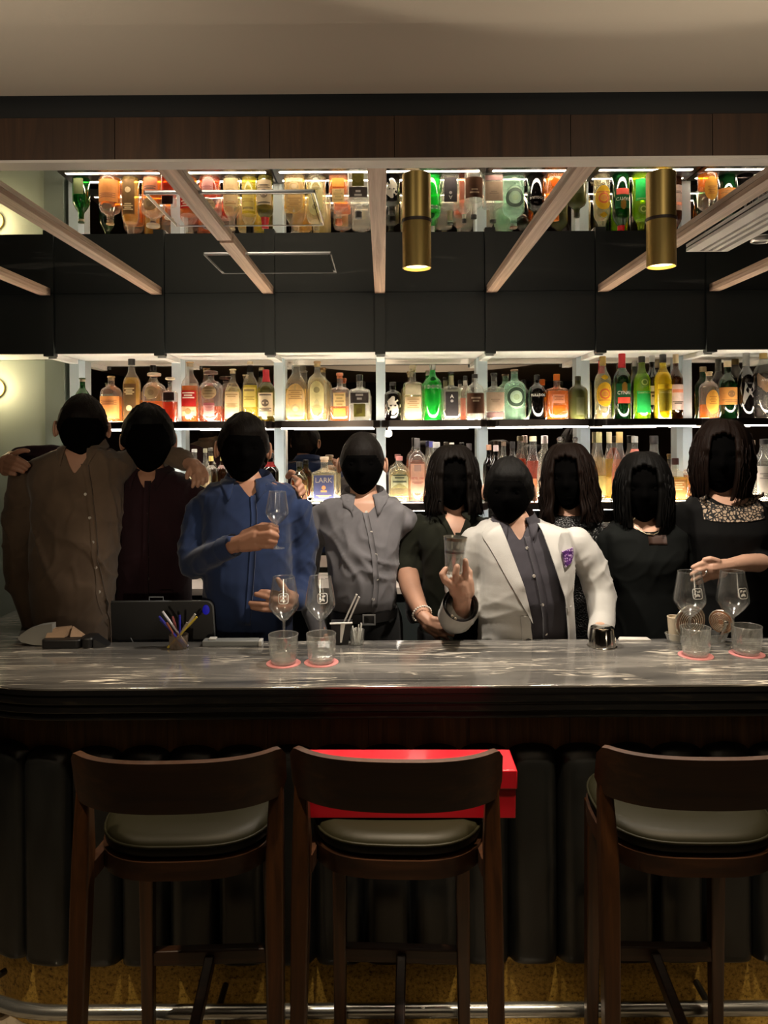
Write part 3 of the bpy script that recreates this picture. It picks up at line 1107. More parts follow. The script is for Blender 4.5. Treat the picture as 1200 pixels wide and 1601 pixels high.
for i, ((px, py), c, nm) in enumerate(PEN):
    q = at(px, py, D)
    lean = (q.x - P.x)
    root = Vector((P.x - lean * 0.45 + 0.004 * (i % 3 - 1), P.y + 0.010 * ((i % 3) - 1), ZT + 0.004))
    tip = Vector((q.x, P.y + 0.012 * ((i * 2) % 3 - 1), q.z))
    pen = thing('pen', '%s pen standing in the pen cup' % nm, 'pen', tuple(root), 0, 'pens in the cup')
    d = tip - root
    part('barrel', G().tube([(0, 0, 0), tuple(d * 0.72)], 0.0036, 8), plain('pen_' + nm.replace(' ', '_'), c, 0.3), pen)
    part('cap', G().tube([tuple(d * 0.72), tuple(d)], [0.0043, 0.0038], 8), plain('pen_' + nm.replace(' ', '_'), c, 0.3), pen)

# point-of-sale screen seen from behind
M_blackpl = plain('black_plastic', (0.010, 0.010, 0.011), 0.4)
M_greyedge = plain('grey_bezel', (0.16, 0.17, 0.18), 0.35)
A, B = at(176, 1003, 2.62), at(332, 941, 2.62)
t = thing('till_screen', 'black till screen seen from behind, grey edge and blue glow at the right', 'screen', (A.x, 2.62, 1.0))
W, H = B.x - A.x, B.z - 1.0
r_ = 0.025
ol = [(-0.012 + 0.018, 0), (W + 0.012, 0)] + [(W - r_ + r_ * math.sin(a_), H - r_ + r_ * math.cos(a_)) for a_ in [PI / 2 - PI / 2 * q / 6 for q in range(7)]] + [(-0.006, H)]
part('casing', G().prism(ol, lambda a_, b_: (a_, -0.02 + b_ * 0.10, b_), lambda a_, b_: (a_, 0.012 + b_ * 0.10, b_)), M_blackpl, t, 0.5)
g = G()
edge = [(a_, 0.0 + b_ * 0.10 - 0.012, b_) for a_, b_ in ol[1:]]
part('bezel', G().tube(edge, 0.0045, 8), M_greyedge, t, 4)
part('stand', G().box((W * 0.3, 0.03, -0.88), (W * 0.7, 0.10, 0.02)), M_blackpl, t)
part('hinge_clip', G().tube([(W * 0.36, -0.01 + H * 0.1, H), (W * 0.36, -0.01 + H * 0.1, H + 0.016), (W * 0.50, -0.01 + H * 0.1, H + 0.016), (W * 0.50, -0.01 + H * 0.1, H)], 0.0022, 6), M_greyedge, t)
part('blue_reflection', G().ball((W - 0.022, -0.020 + (H - 0.03) * 0.10, H - 0.030), 0.016, 16, 10, (0.8, 0.12, 1.3)), emit('blue_glow', (0.005, 0.005, 0.30), 0.22), t)  # blue reflection on the casing, put in as a faintly glowing blob
part('cable', G().tube([(W * 0.22 + 0.01 * math.sin(q / 2), -0.03, 0.005 + 0.01 * q) for q in range(8)] , 0.0018, 6), M_greyedge, t, 4)

# card reader with a paper roll
A = at(70, 1003, 2.50)
t = thing('receipt_printer', 'black handheld card reader with a brown paper roll cover at the left', 'card reader', (A.x, 2.50, ZT))
L0 = sz(62, 2.5)
part('body', G().slab(rounded_front(0, L0, -0.035, 0.035, 0.018), 0.0, 0.030), M_blackpl, t, bevel=0.004)
part('head', G().slab(rounded_front(L0 + 0.001, L0 + 0.040, -0.036, 0.036, 0.015), 0.0, 0.036), M_blackpl, t, bevel=0.006)
g = G()
part('nose', g.hull8([(L0 + 0.041, -0.03, 0), (L0 + 0.082, -0.02, 0), (L0 + 0.082, 0.02, 0), (L0 + 0.041, 0.03, 0), (L0 + 0.041, -0.03, 0.030), (L0 + 0.082, -0.02, 0.006), (L0 + 0.082, 0.02, 0.006), (L0 + 0.041, 0.03, 0.030)]), M_blackpl, t)
g = G().hull8([(0.006, -0.01, 0.031), (0.070, -0.01, 0.031), (0.078, 0.03, 0.031), (0.008, 0.03, 0.031), (0.010, 0.008, 0.056), (0.074, 0.008, 0.062), (0.080, 0.03, 0.062), (0.012, 0.03, 0.056)])
part('paper_cover', g, plain('tan_card', (0.42, 0.28, 0.18), 0.35), t)
part('paper_strip', G().hull8([(0.085, 0.0, 0.031), (0.125, 0.0, 0.031), (0.125, 0.03, 0.031), (0.085, 0.03, 0.031), (0.085, 0.02, 0.060), (0.118, 0.02, 0.036), (0.118, 0.03, 0.036), (0.085, 0.03, 0.060)]), plain('tan_card', (0.42, 0.28, 0.18), 0.35), t)

# grey folded clip board lying along the staff edge
A, B = at(321, 1000, 2.53), at(407, 990, 2.53)
t = thing('cash_tray', 'long grey plastic tray lying at the staff edge beside the tumblers', 'tray', (A.x, 2.50, ZT))
part('tray_body', G().box((0, -0.02, 0), (B.x - A.x, 0.02, 0.020)), plain('grey_plastic', (0.17, 0.18, 0.18), 0.4), t, bevel=0.004)
part('clip', G().box((0.02, -0.012, 0.0201), (0.045, 0.012, 0.026)), plain('pale_plastic', (0.5, 0.5, 0.48), 0.4), t, bevel=0.002)
part('end_cap', G().box((B.x - A.x + 0.0005, -0.02, 0), (B.x - A.x + 0.012, 0.02, 0.018)), plain('pale_plastic', (0.5, 0.5, 0.48), 0.4), t, bevel=0.002)

# straw holder: black caddy with white edge, straws and a fluted glass of picks
P = at(535, 1000, 2.52)
t = thing('napkin_caddy', 'black and white caddy behind the second wine glass', 'caddy', (P.x, 2.52, ZT))
w = sz(30, 2.52)
part('side_panel', G().hull8([(-0.030, -0.03, 0), (0.020, -0.03, 0), (0.020, 0.03, 0), (-0.030, 0.03, 0), (-0.038, -0.03, 0.072), (0.034, -0.03, 0.072), (0.034, 0.03, 0.072), (-0.038, 0.03, 0.072)]), M_blackpl, t)
part('white_edge', G().tube([(-0.040, -0.032, 0.073), (0.036, -0.032, 0.075)], 0.0035, 8), M_white, t)
part('white_flap', G().hull8([(-0.006, -0.0345, 0.010), (0.0, -0.0345, 0.010), (0.0, -0.032, 0.010), (-0.006, -0.032, 0.010), (-0.004, -0.0345, 0.072), (0.012, -0.0345, 0.072), (0.012, -0.032, 0.072), (-0.004, -0.032, 0.072)]), M_white, t)
for i in range(2):
    a_, b_ = at(543 + 5 * i, 962 + 3 * i, 2.50), at(557 + 4 * i, 931 + 4 * i, 2.50)
    s_ = thing('straw', ['long white straw leaning out of the caddy, upper of the two', 'white straw leaning out of the caddy, lower of the two'][i], 'straw', tuple(a_ - (b_ - a_) * 0.9 + Vector((0, 0.02, 0))), 0, 'straws in the caddy')
    d = (b_ - a_) * 1.9
    part('straw_tube', G().tube([(0, 0, 0), tuple(d * 0.97)], 0.0030, 10), plain('straw_white', (0.75, 0.72, 0.68), 0.4), s_)
    part('straw_tip', G().tube([tuple(d * 0.97), tuple(d)], 0.0036, 10), M_white, s_)
P = at(558, 1000, 2.50)
t = thing('pick_glass', 'small fluted glass of white picks at the staff edge', 'glass', (P.x, 2.50, ZT))
part('glass_wall', G().lathe([(0.022, 0), (0.025, 0.050), (0.0235, 0.050), (0.021, 0.004)], 32, shape=lambda r, th, z: (r * (1 + .03 * math.cos(th * 12)) * math.cos(th), r * (1 + .03 * math.cos(th * 12)) * math.sin(th))), M_glthick, t, 0.9)
for i in range(9):
    a_ = i * 2.4
    part('pick', G().tube([(0.008 * math.cos(a_), 0.008 * math.sin(a_), 0.006), (0.017 * math.cos(a_ + 0.3), 0.017 * math.sin(a_ + 0.3), 0.052 + 0.009 * (i % 3))], 0.0022, 6), M_white, t)

# upside-down shaker tin in front of the blazer
P = at(941, 1004, 2.46)
t = thing('shaker_tin', 'steel shaker tin standing upside down by the blazer sleeve', 'shaker', (P.x, 2.46, ZT))
M_tin = plain('polished_tin', (0.62, 0.60, 0.55), 0.10, 1.0)
part('cup', G().lathe([(0.047, 0.0), (0.047, 0.003), (0.0455, 0.004), (0.0395, 0.058), (0.037, 0.064), (0.030, 0.067), (0.001, 0.068)], 40), M_tin, t, 0.7)
part('rolled_rim', G().tube([(0.047 * math.cos(q * PI / 20), 0.047 * math.sin(q * PI / 20), 0.002) for q in range(40)], 0.0018, 8, True), M_tin, t, 4)
# folded white cloth behind the tin
P = at(990, 997, 2.53)
single('bar_cloth', G().hull8([(P.x - 0.055, 2.515, ZT), (P.x + 0.06, 2.515, ZT), (P.x + 0.055, 2.544, ZT), (P.x - 0.05, 2.544, ZT), (P.x - 0.05, 2.517, ZT + 0.008), (P.x + 0.052, 2.517, ZT + 0.006), (P.x + 0.05, 2.543, ZT + 0.007), (P.x - 0.045, 2.543, ZT + 0.009)]),
       fabric('white_cloth', (0.7, 0.66, 0.6)), 'folded white bar cloth at the staff edge beside the shaker tin', 'cloth', bevel=0.003)
# glass bowl with strainers and tin lids
P = at(1089, 999, 2.50)
t = thing('glass_bowl', 'wide glass bowl holding steel strainers at the right', 'bowl', (P.x, 2.503, ZT))
part('bowl_wall', G().lathe([(0.096, 0), (0.108, 0.030), (0.1065, 0.030), (0.094, 0.003), (0.001, 0.003)], 40, shape=lambda r, th, z: (r * math.cos(th), r * 0.37 * math.sin(th))), M_glthick, t, 0.9)
part('rim', G().tube([(0.107 * math.cos(q * PI / 20), 0.040 * math.sin(q * PI / 20), 0.030) for q in range(40)], 0.0016, 6, True), M_glthick, t, 4)


def disc_tool(label, px, py, R_px, yaw, D, colr, tint):
    c = at(px, py, D)
    R = sz(R_px, D)
    zc = max(c.z, ZT + 0.0045 + R)
    s_ = thing('strainer', label, 'strainer', (c.x, D, zc), yaw, 'strainers in the glass bowl')
    s_.rotation_euler = (0.12, 0, yaw)
    n_ = 36
    part('plate', G().tube([(0, 0.002, 0), (0, -0.004, 0)], R * 0.92, n_), colr, s_)
    part('rim', G().tube([(R * 0.94 * math.cos(2 * PI * q / n_), 0, R * 0.94 * math.sin(2 * PI * q / n_)) for q in range(n_)], R * 0.07, 8, True), tint, s_, 4)
    g = G()
    for q in range(5):
        rr = R * (0.25 + 0.13 * q)
        g.tube([(rr * math.cos(2 * PI * j / 24), -0.005, rr * math.sin(2 * PI * j / 24)) for j in range(24)], R * 0.03, 6, True)
    part('spring', g, tint, s_, 4)
    return s_


M_bronze = plain('bronze_tin', (0.30, 0.23, 0.17), 0.28, 0.9)
M_pale = plain('pale_tin', (0.72, 0.65, 0.52), 0.25, 0.85)
disc_tool('large round bronze strainer standing in the glass bowl', 1078, 972, 27, 0.25, 2.488, M_bronze, M_pale)
disc_tool('smaller strainer with a coiled copper rim in the glass bowl', 1127, 972, 19, -0.75, 2.500, plain('copper_tin', (0.55, 0.28, 0.16), 0.25, 0.9), M_pale)
q = at(1055, 965, 2.515)
t = thing('tin_cup', 'cream coloured small cup leaning at the left of the glass bowl', 'cup', (q.x, 2.515, ZT + 0.004), 0)
part('cup_wall', G().lathe([(0.020, 0), (0.026, 0.078), (0.0245, 0.078), (0.018, 0.004)], 28), plain('cream_enamel', (0.78, 0.66, 0.48), 0.35), t, 0.9)
part('rim', G().tube([(0.0255 * math.cos(q_ * PI / 14), 0.0255 * math.sin(q_ * PI / 14), 0.078) for q_ in range(28)], 0.0016, 6, True), plain('cream_enamel', (0.78, 0.66, 0.48), 0.35), t, 4)
q = at(1132, 990, 2.455)
t = thing('tongs', 'steel ice tongs leaning in the glass bowl beside the copper strainer', 'tongs', (q.x - 0.01, 2.478, ZT + 0.005))
for i in range(2):
    part('tong_arm', G().beam((0.004 * i, 0.012 * i, 0), (0.026 + 0.006 * i, 0.012 * i, 0.062), 0.009, 0.003, (0, 1, 0)), M_tin, t)
part('tong_bridge', G().ball((0.029, 0.006, 0.064), 0.009, 12, 8), M_tin, t)

# ================================================================== bottles
GLASS = {
    'clear': clear('bottle_clear', (0.93, 0.94, 0.92), 0.10, (0.95, 0.93, 0.88), 0.05),
    'green': clear('bottle_green', (0.25, 0.80, 0.35), 0.30, (0.05, 0.75, 0.16), 0.06, trl=0.7),
    'pale_green': clear('bottle_pale_green', (0.66, 0.88, 0.76), 0.22, (0.55, 0.85, 0.68), 0.05),
    'dark_green': clear('bottle_dark_green', (0.05, 0.22, 0.07), 0.15, (0.02, 0.16, 0.04), 0.06),
    'olive': clear('bottle_olive', (0.36, 0.36, 0.16), 0.25, (0.24, 0.25, 0.09), 0.05),
    'frost_olive': clear('bottle_frosted_olive', (0.10, 0.12, 0.03), 0.75, (0.13, 0.14, 0.05), 0.02),
    'black': clear('bottle_black', (0.012, 0.010, 0.010), 0.2, (0.012, 0.010, 0.010), 0.08),
    'brown': clear('bottle_brown', (0.22, 0.09, 0.03), 0.15, (0.15, 0.06, 0.02), 0.06),
    'lime': clear('bottle_lime', (0.72, 0.88, 0.30), 0.25, (0.66, 0.82, 0.12), 0.05, trl=0.7),
    'yellow': clear('bottle_yellow', (0.92, 0.85, 0.25), 0.28, (0.92, 0.78, 0.10), 0.05, trl=0.7),
}
LIQ = {
    'amber': clear('liquid_amber', (0.90, 0.40, 0.08), 0.35, (0.95, 0.38, 0.06), 0.01, trl=0.8),
    'red_amber': clear('liquid_red_amber', (0.75, 0.16, 0.04), 0.35, (0.85, 0.16, 0.03), 0.01, trl=0.8),
    'gold': clear('liquid_gold', (0.95, 0.74, 0.26), 0.30, (0.98, 0.72, 0.20), 0.01, trl=0.8),
    'pale': clear('liquid_pale', (0.94, 0.88, 0.66), 0.22, (0.97, 0.88, 0.60), 0.01, trl=0.8),
    'water': clear('liquid_clear', (0.93, 0.94, 0.93), 0.12, (0.95, 0.94, 0.90), 0.01, trl=0.8),
    'orange': clear('liquid_orange', (0.98, 0.45, 0.04), 0.40, (1.0, 0.40, 0.02), 0.01, trl=0.8),
    'pink': clear('liquid_pink', (0.95, 0.55, 0.42), 0.30, (0.98, 0.55, 0.42), 0.01, trl=0.8),
    'coral': clear('liquid_coral', (0.85, 0.25, 0.14), 0.35, (0.9, 0.25, 0.14), 0.01, trl=0.8),
    'dark': clear('liquid_dark', (0.05, 0.015, 0.008), 0.2, (0.04, 0.012, 0.008), 0.01),
    'lime': clear('liquid_lime', (0.62, 0.85, 0.15), 0.35, (0.60, 0.85, 0.08), 0.01, trl=0.8),
    'yellow': clear('liquid_yellow', (0.96, 0.85, 0.10), 0.40, (1.0, 0.84, 0.05), 0.01, trl=0.8),
    'green': clear('liquid_green', (0.12, 0.75, 0.25), 0.35, (0.06, 0.80, 0.16), 0.01, trl=0.8),
}


def paper(col, rough=0.6, trans=0.35):
    """label stock: paper that lets some of the shelf light through"""
    name = 'label_%02x%02x%02x' % tuple(int(255 * c) for c in col)
    if name in MATS:
        return MATS[name]
    m = bpy.data.materials.new(name)
    m.use_nodes = True
    N, L = m.node_tree.nodes, m.node_tree.links
    N.remove(N['Principled BSDF'])
    d = N.new('ShaderNodeBsdfDiffuse')
    t = N.new('ShaderNodeBsdfTranslucent')
    mx = N.new('ShaderNodeMixShader')
    tc = N.new('ShaderNodeTexCoord')
    n = N.new('ShaderNodeTexNoise')
    n.inputs['Scale'].default_value = 60
    L.new(tc.outputs['Object'], n.inputs['Vector'])
    c = ramp(N, L, n.outputs['Fac'], [(0.3, tuple(q * 0.88 for q in col)), (0.7, col)])
    L.new(c, d.inputs['Color'])
    L.new(c, t.inputs['Color'])
    mx.inputs[0].default_value = trans
    L.new(d.outputs[0], mx.inputs[1])
    L.new(t.outputs[0], mx.inputs[2])
    L.new(mx.outputs[0], N['Material Output'].inputs['Surface'])
    MATS[name] = m
    return m


def ink(col):
    return plain('ink_%02x%02x%02x' % tuple(int(255 * c) for c in col), col, 0.6)


CREAM, WHITE, BLACKC = (0.82, 0.70, 0.48), (0.86, 0.80, 0.72), (0.02, 0.018, 0.018)

# profiles: (radius fraction of body, height fraction), shoulder style
PROF = {
    'round': [(0.90, 0.0), (1.0, 0.015), (1.0, 0.60), (0.97, 0.66), (0.82, 0.725), (0.50, 0.77), (0.34, 0.80), (0.30, 0.84), (0.29, 0.96)],
    'tall': [(0.90, 0.0), (1.0, 0.012), (1.0, 0.585), (0.97, 0.63), (0.84, 0.685), (0.58, 0.74), (0.42, 0.785), (0.37, 0.84), (0.36, 0.975)],
    'wine': [(0.92, 0.0), (1.0, 0.012), (1.0, 0.60), (0.96, 0.65), (0.80, 0.70), (0.55, 0.745), (0.42, 0.78), (0.39, 0.83), (0.38, 0.985)],
    'slim': [(0.92, 0.0), (1.0, 0.012), (1.0, 0.42), (0.95, 0.50), (0.80, 0.60), (0.60, 0.68), (0.46, 0.75), (0.42, 0.80), (0.40, 0.985)],
    'wide': [(0.80, 0.0), (0.86, 0.015), (0.90, 0.20), (0.96, 0.42), (1.0, 0.55), (0.98, 0.64), (0.88, 0.72), (0.60, 0.785), (0.30, 0.81), (0.24, 0.83), (0.24, 0.92)],
    'square': [(0.95, 0.0), (1.0, 0.012), (1.0, 0.62), (0.97, 0.655), (0.80, 0.68), (0.42, 0.70), (0.31, 0.72), (0.29, 0.76), (0.29, 0.93)],
    'arch': [(0.94, 0.0), (1.0, 0.012), (1.0, 0.50), (0.95, 0.58), (0.80, 0.655), (0.58, 0.715), (0.42, 0.76), (0.37, 0.80), (0.37, 0.90)],
    'apoth': [(0.94, 0.0), (1.0, 0.015), (1.0, 0.66), (0.95, 0.70), (0.60, 0.755), (0.40, 0.775), (0.36, 0.80), (0.36, 0.94)],
    'conic': [(0.92, 0.0), (1.0, 0.015), (1.0, 0.50), (0.96, 0.56), (0.78, 0.64), (0.60, 0.70), (0.42, 0.745), (0.33, 0.78), (0.31, 0.84), (0.30, 0.965)],
}
SQUARE = {'square', 'arch'}
NB = 28
STOOD = []


def bottle(label, px, top, w, z, kind, glass, liq, level, cap, labels=(), D=DB, group=None, fluted=False, flat=1.0, pw=None):
    """cap: (style, colour[, height fraction]); labels: (z0, z1, half-angle, colour, kind[, texts])"""
    ym = (top + (655 if z == Z_UP else 780)) / 2
    best = None
    for dd in sorted([q * 0.006 - 0.09 for q in range(31)], key=abs):   # step back or forward until it stands free of its neighbours
        Dq = min(max(D + dd, DSF + 0.05), DS - 0.05)
        xq, rq = at(px, ym, Dq).x, sz(w * 0.97, Dq) / 2
        hit = sum(1 for (x_, d_, r_, z_) in STOOD if z_ == z and abs(x_ - xq) < r_ + rq + 0.0008 and abs(d_ - Dq) < r_ + rq + 0.0008)
        if best is None or hit < best[0]:
            best = (hit, Dq, xq, rq)
        if hit == 0:
            break
    D = best[1]
    STOOD.append((best[2], D, best[3], z))
    base = Vector((best[2], D, z))
    topz = at(px, top, D).z
    H = topz - z
    R = sz(w * 0.97, D) / 2
    t = thing('bottle', label, 'bottle', tuple(base), 0, group)
    sq = kind in SQUARE or flat < 1.0

    def shp(r, th, zz, R=R):
        k = 1.0
        if fluted and 0.10 * H < zz < 0.58 * H:
            k = 1 + 0.035 * math.cos(th * 14)
        c, s = math.cos(th), math.sin(th)
        f = min(1.0, max(0.0, (r / R - 0.40) / 0.45)) if sq else 0.0
        e = 2.0 + (3.6 if flat == 1.0 else 1.6) * f
        x = math.copysign(abs(c) ** (2 / e), c)
        y = math.copysign(abs(s) ** (2 / e), s)
        fl = 1 - (1 - flat) * f if flat < 1 else (1 - 0.14 * f)
        return r * k * x, r * k * y * fl
    prof = [(r * R, h * H) for r, h in PROF[kind]]

    def r_at(zz):
        for (r0, z0), (r1, z1) in zip(prof[:-1], prof[1:]):
            if z0 <= zz <= z1:
                return r0 + (r1 - r0) * (zz - z0) / max(1e-6, z1 - z0)
        return prof[-1][0]
    body = part('glass_body', G().lathe(prof, NB, shape=shp), GLASS[glass], t, 0.9)
    if liq and level > 0.03:
        lp = [(max(0.001, r - 0.0022), zz + (0.006 if i == 0 else 0)) for i, (r, zz) in enumerate(prof) if zz < level * H]
        lp.append((max(0.001, r_at(level * H) - 0.0022), level * H))
        part('liquid', G().lathe(lp, NB, shape=shp), LIQ[liq], body, 0.9)
    # stopper, cork or capsule
    style, cc = cap[0], cap[1]
    nr, nz = prof[-1]
    mcap = plain('cap_%02x%02x%02x' % tuple(int(255 * q) for q in cc), cc, 0.38, 0.35 if sum(cc) > 1.2 and abs(cc[0] - cc[2]) < 0.1 else 0.0)
    if style == 'screw':
        ch = cap[2] if len(cap) > 2 else 0.09
        part('cap', G().lathe([(nr + 0.0016, H - ch * H), (nr + 0.0016, H - 0.002), (nr * 0.9, H)], 20), mcap, t, 0.7)
    elif style == 'capsule':
        ch = cap[2] if len(cap) > 2 else 0.17
        part('capsule', G().lathe([(r_at(H - ch * H) + 0.0010, H - ch * H), (nr + 0.0010, H - 0.5 * ch * H), (nr + 0.0012, H - 0.002), (nr * 0.9, H)], 20), mcap, t, 0.7)
    elif style == 'cork':
        part('stopper', G().lathe([(nr * 0.8, nz - 0.012), (nr * 0.85, nz + 0.001), (nr + 0.004, nz + 0.0015), (nr + 0.0045, H - 0.003), (nr + 0.002, H)], 20), mcap, t, 0.7)
        part('neck_seal', G().lathe([(nr + 0.0008, nz - 0.05 * H), (nr + 0.0008, nz)], 20, cap0=False, cap1=False), paper(cap[3] if len(cap) > 3 else (0.6, 0.5, 0.36)), t, 0.7)
    elif style == 'ball':
        part('neck_ring', G().lathe([(nr, nz - 0.004), (nr + 0.004, nz), (nr, nz + 0.004)], 20), GLASS['clear'], t, 0.9)
        part('stopper', G().ball((0, 0, H - 0.013), 0.0145, 16, 10), mcap if cc[0] < 0.5 else GLASS['clear'], t, 4)
    elif style == 'disc':
        part('neck_seal', G().lathe([(nr + 0.001, nz - 0.03 * H), (nr + 0.001, nz)], 20), plain('seal_dark', (0.03, 0.01, 0.02), 0.4), t, 0.7)
        part('stopper', G().lathe([(nr * 0.9, nz), (nr * 2.3, nz + 0.004), (nr * 2.4, H - 0.004), (nr * 2.0, H)], 24), mcap, t, 0.7)

    def wrap(a_, zz, lift):
        r = r_at(zz)
        if sq:
            f = min(1.0, max(0.0, (r / R - 0.40) / 0.45))
            e = 2.0 + (3.6 if flat == 1.0 else 1.6) * f
            fl = 1 - (1 - flat) * f if flat < 1 else (1 - 0.14 * f)
            x = max(-0.97, min(0.97, a_))
            return (x * r, -r * fl * (1 - abs(x) ** e) ** (1 / e) - lift, zz)
        return ((r + lift) * math.sin(a_), -(r + lift) * math.cos(a_), zz)

    for lb in labels:
        z0, z1, ha, col, knd = lb[:5]
        texts = lb[5] if len(lb) > 5 else ()
        z0, z1 = z0 * H, z1 * H
        zm = (z0 + z1) / 2
        rm = r_at(zm)
        g = G()
        if knd == 'flat':            # wraps the wall
            g.grid(lambda u, v: wrap((2 * u - 1) * ha, z0 + v * (z1 - z0), 0.0009), 13, 5)
        else:
            pts = []
            if knd == 'oval':
                pts = [(math.cos(q * PI / 14), math.sin(q * PI / 14)) for q in range(28)]
            elif knd == 'diamond':
                pts = [(1.0, 0.08), (0.55, 0.62), (0.10, 1), (-0.10, 1), (-0.55, 0.62), (-1.0, 0.08), (-1.0, -0.08), (-0.55, -0.62), (-0.10, -1), (0.10, -1), (0.55, -0.62), (1.0, -0.08)]
            elif knd == 'arch':
                pts = [(-1, -1), (1, -1)] + [(math.cos(q * PI / 10), 0.35 + 0.65 * math.sin(q * PI / 10)) for q in range(11)]
            elif knd == 'shield':
                pts = [(-1, 0.75), (-0.9, 1), (0.9, 1), (1, 0.75), (0.95, -0.3), (0.25, -1), (-0.25, -1), (-0.95, -0.3)]
            elif knd == 'slash':
                pts = [(-1, 0.1), (-0.8, 1), (0.8, 1), (1, 0.1), (0.35, -0.45), (-0.6, -1)]
            vs = [wrap(0, zm, 0.0009)] + [wrap(a_ * ha, zm + b_ * (z1 - z0) / 2, 0.0009) for a_, b_ in pts]
            ring1 = [wrap(a_ * ha * 0.5, zm + b_ * (z1 - z0) / 4, 0.0010) for a_, b_ in pts]
            n_ = len(pts)
            vs += ring1
            fs = []
            for q in range(n_):
                a_, b_ = 1 + q, 1 + (q + 1) % n_
                fs.append((a_, b_, b_ + n_, a_ + n_))
                fs.append((a_ + n_, b_ + n_, 0))
            g.add(vs, fs)
        lo = part('label', g, paper(col), t, 0.9)
        for tx in texts:
            s, rel, size, icol = tx[:4]
            zt_ = z0 + rel * (z1 - z0)
            g = G()
            lift = 0.0016
            if s == '=':             # rows of print too small to read
                rows = tx[4] if len(tx) > 4 else 3
                for q in range(rows):
                    hw = ha * (0.75 if q % 2 == 0 else 0.5) * (tx[5] if len(tx) > 5 else 1)
                    zz = zt_ - q * size * H * 1.8
                    g.grid(lambda u, v: wrap((2 * u - 1) * hw, zz + v * size * H, lift), 7, 2)
            elif s == 'o':           # round seal
                rr = size * H
                vs = [wrap(0, zt_, lift)] + [wrap(rr * math.cos(q * PI / 10) / r_at(zt_), zt_ + rr * math.sin(q * PI / 10), lift) for q in range(20)]
                g.add(vs, [(0, 1 + q, 1 + (q + 1) % 20) for q in range(20)])
            elif s == 'O':           # ring
                rr = size * H
                a_ = [wrap(k_ * rr * math.cos(q * PI / 14) / r_at(zt_), zt_ + k_ * rr * math.sin(q * PI / 14), lift) for k_ in (1.0, 0.66) for q in range(28)]
                g.add(a_, [(q, (q + 1) % 28, 28 + (q + 1) % 28, 28 + q) for q in range(28)])
            elif s == '[]':          # panel
                hw = ha * tx[4]
                g.grid(lambda u, v: wrap((2 * u - 1) * hw, zt_ + (v - 0.5) * size * H, lift - 0.0004), 9, 3)
            else:
                vs, fs = text_shape(s, size * H, 0.0)
                rr = r_at(zt_)
                wmax = max(abs(x) for x, y in vs)
                kx = min(1.0, 0.86 * (ha if not sq else min(ha, 0.95)) * rr / wmax)
                vs = [(x * kx, y * (kx * 0.8 + 0.2)) for x, y in vs]
                g.add([wrap(x / rr, zt_ + y, lift) for x, y in vs], fs)
            part('lettering', g, ink(icol), lo, 0)
    return t


GU, GLO = 'bottles on the upper shelf', 'bottles on the lower shelf'
DK_ = (0.05, 0.03, 0.02)
GOLD = (0.45, 0.30, 0.08)
CORK = (0.55, 0.36, 0.18)
CRM = (0.72, 0.60, 0.40)
BLK = (0.02, 0.018, 0.018)
RED = (0.45, 0.02, 0.03)
SIL = (0.62, 0.62, 0.60)
U = Z_UP
bottle('dark green bottle at the far left end of the upper shelf', 129, 591, 27, U, 'conic', 'dark_green', None, 0, ('cork', (0.05, 0.09, 0.04)), [(0.05, 0.4, 0.6, (0.10, 0.12, 0.06), 'flat')], group=GU)
bottle('round whiskey bottle with an orange label above the first man', 174, 588, 34, U, 'round', 'clear', 'amber', 0.55, ('cork', CORK), [(0.08, 0.56, 1.1, (0.80, 0.40, 0.14), 'flat', [('=', 0.8, 0.012, (0.3, 0.12, 0.04), 5)]), (0.60, 0.72, 0.5, (0.25, 0.20, 0.16), 'oval')], group=GU)
bottle('tall bottle with a dark brown label and black cap above the second man', 206, 561, 28, U, 'tall', 'clear', 'gold', 0.70, ('screw', BLK, 0.10), [(0.06, 0.60, 0.75, (0.16, 0.10, 0.05), 'flat', [('o', 0.30, 0.045, (0.65, 0.5, 0.3)), ('=', 0.85, 0.016, (0.7, 0.55, 0.3), 4)])], group=GU)
bottle('broad decanter bottle with a flat stopper in the first bay', 241, 583, 38, U, 'wide', 'clear', 'amber', 0.42, ('disc', (0.62, 0.52, 0.40)), [(0.05, 0.35, 0.7, (0.55, 0.22, 0.12), 'flat', [('=', 0.75, 0.014, DK_, 3)]), (0.46, 0.72, 0.6, (0.42, 0.34, 0.20), 'oval', [('o', 0.5, 0.06, (0.28, 0.20, 0.10))])], group=GU)
bottle('dark amber bottle with a black band beside the first upright', 266, 590, 22, U, 'square', 'clear', 'red_amber', 0.45, ('disc', (0.62, 0.52, 0.40)), [(0.48, 0.66, 0.8, (0.05, 0.03, 0.03), 'flat')], group=GU)
bottle('tall whiskey bottle with a red label at the left of the second bay', 297, 566, 28, U, 'tall', 'clear', 'amber', 0.60, ('cork', CORK), [(0.26, 0.52, 0.95, (0.50, 0.03, 0.03), 'flat', [('=', 0.80, 0.022, (0.85, 0.6, 0.5), 3)]), (0.10, 0.25, 0.95, (0.82, 0.60, 0.36), 'flat', [('o', 0.5, 0.05, (0.35, 0.16, 0.06)), ('=', 0.5, 0.012, (0.35, 0.16, 0.06), 1)])], group=GU)
bottle('broad decanter bottle with a pinkish label in the second bay', 330, 580, 39, U, 'wide', 'clear', 'red_amber', 0.30, ('disc', (0.10, 0.05, 0.04)), [(0.10, 0.36, 0.50, (0.62, 0.36, 0.34), 'flat', [('[]', 0.92, 0.05, (0.20, 0.04, 0.05), 1.0), ('=', 0.7, 0.012, (0.3, 0.1, 0.1), 4)]), (0.44, 0.70, 0.65, (0.45, 0.34, 0.20), 'oval', [('=', 0.75, 0.03, (0.25, 0.17, 0.08), 4)])], group=GU)
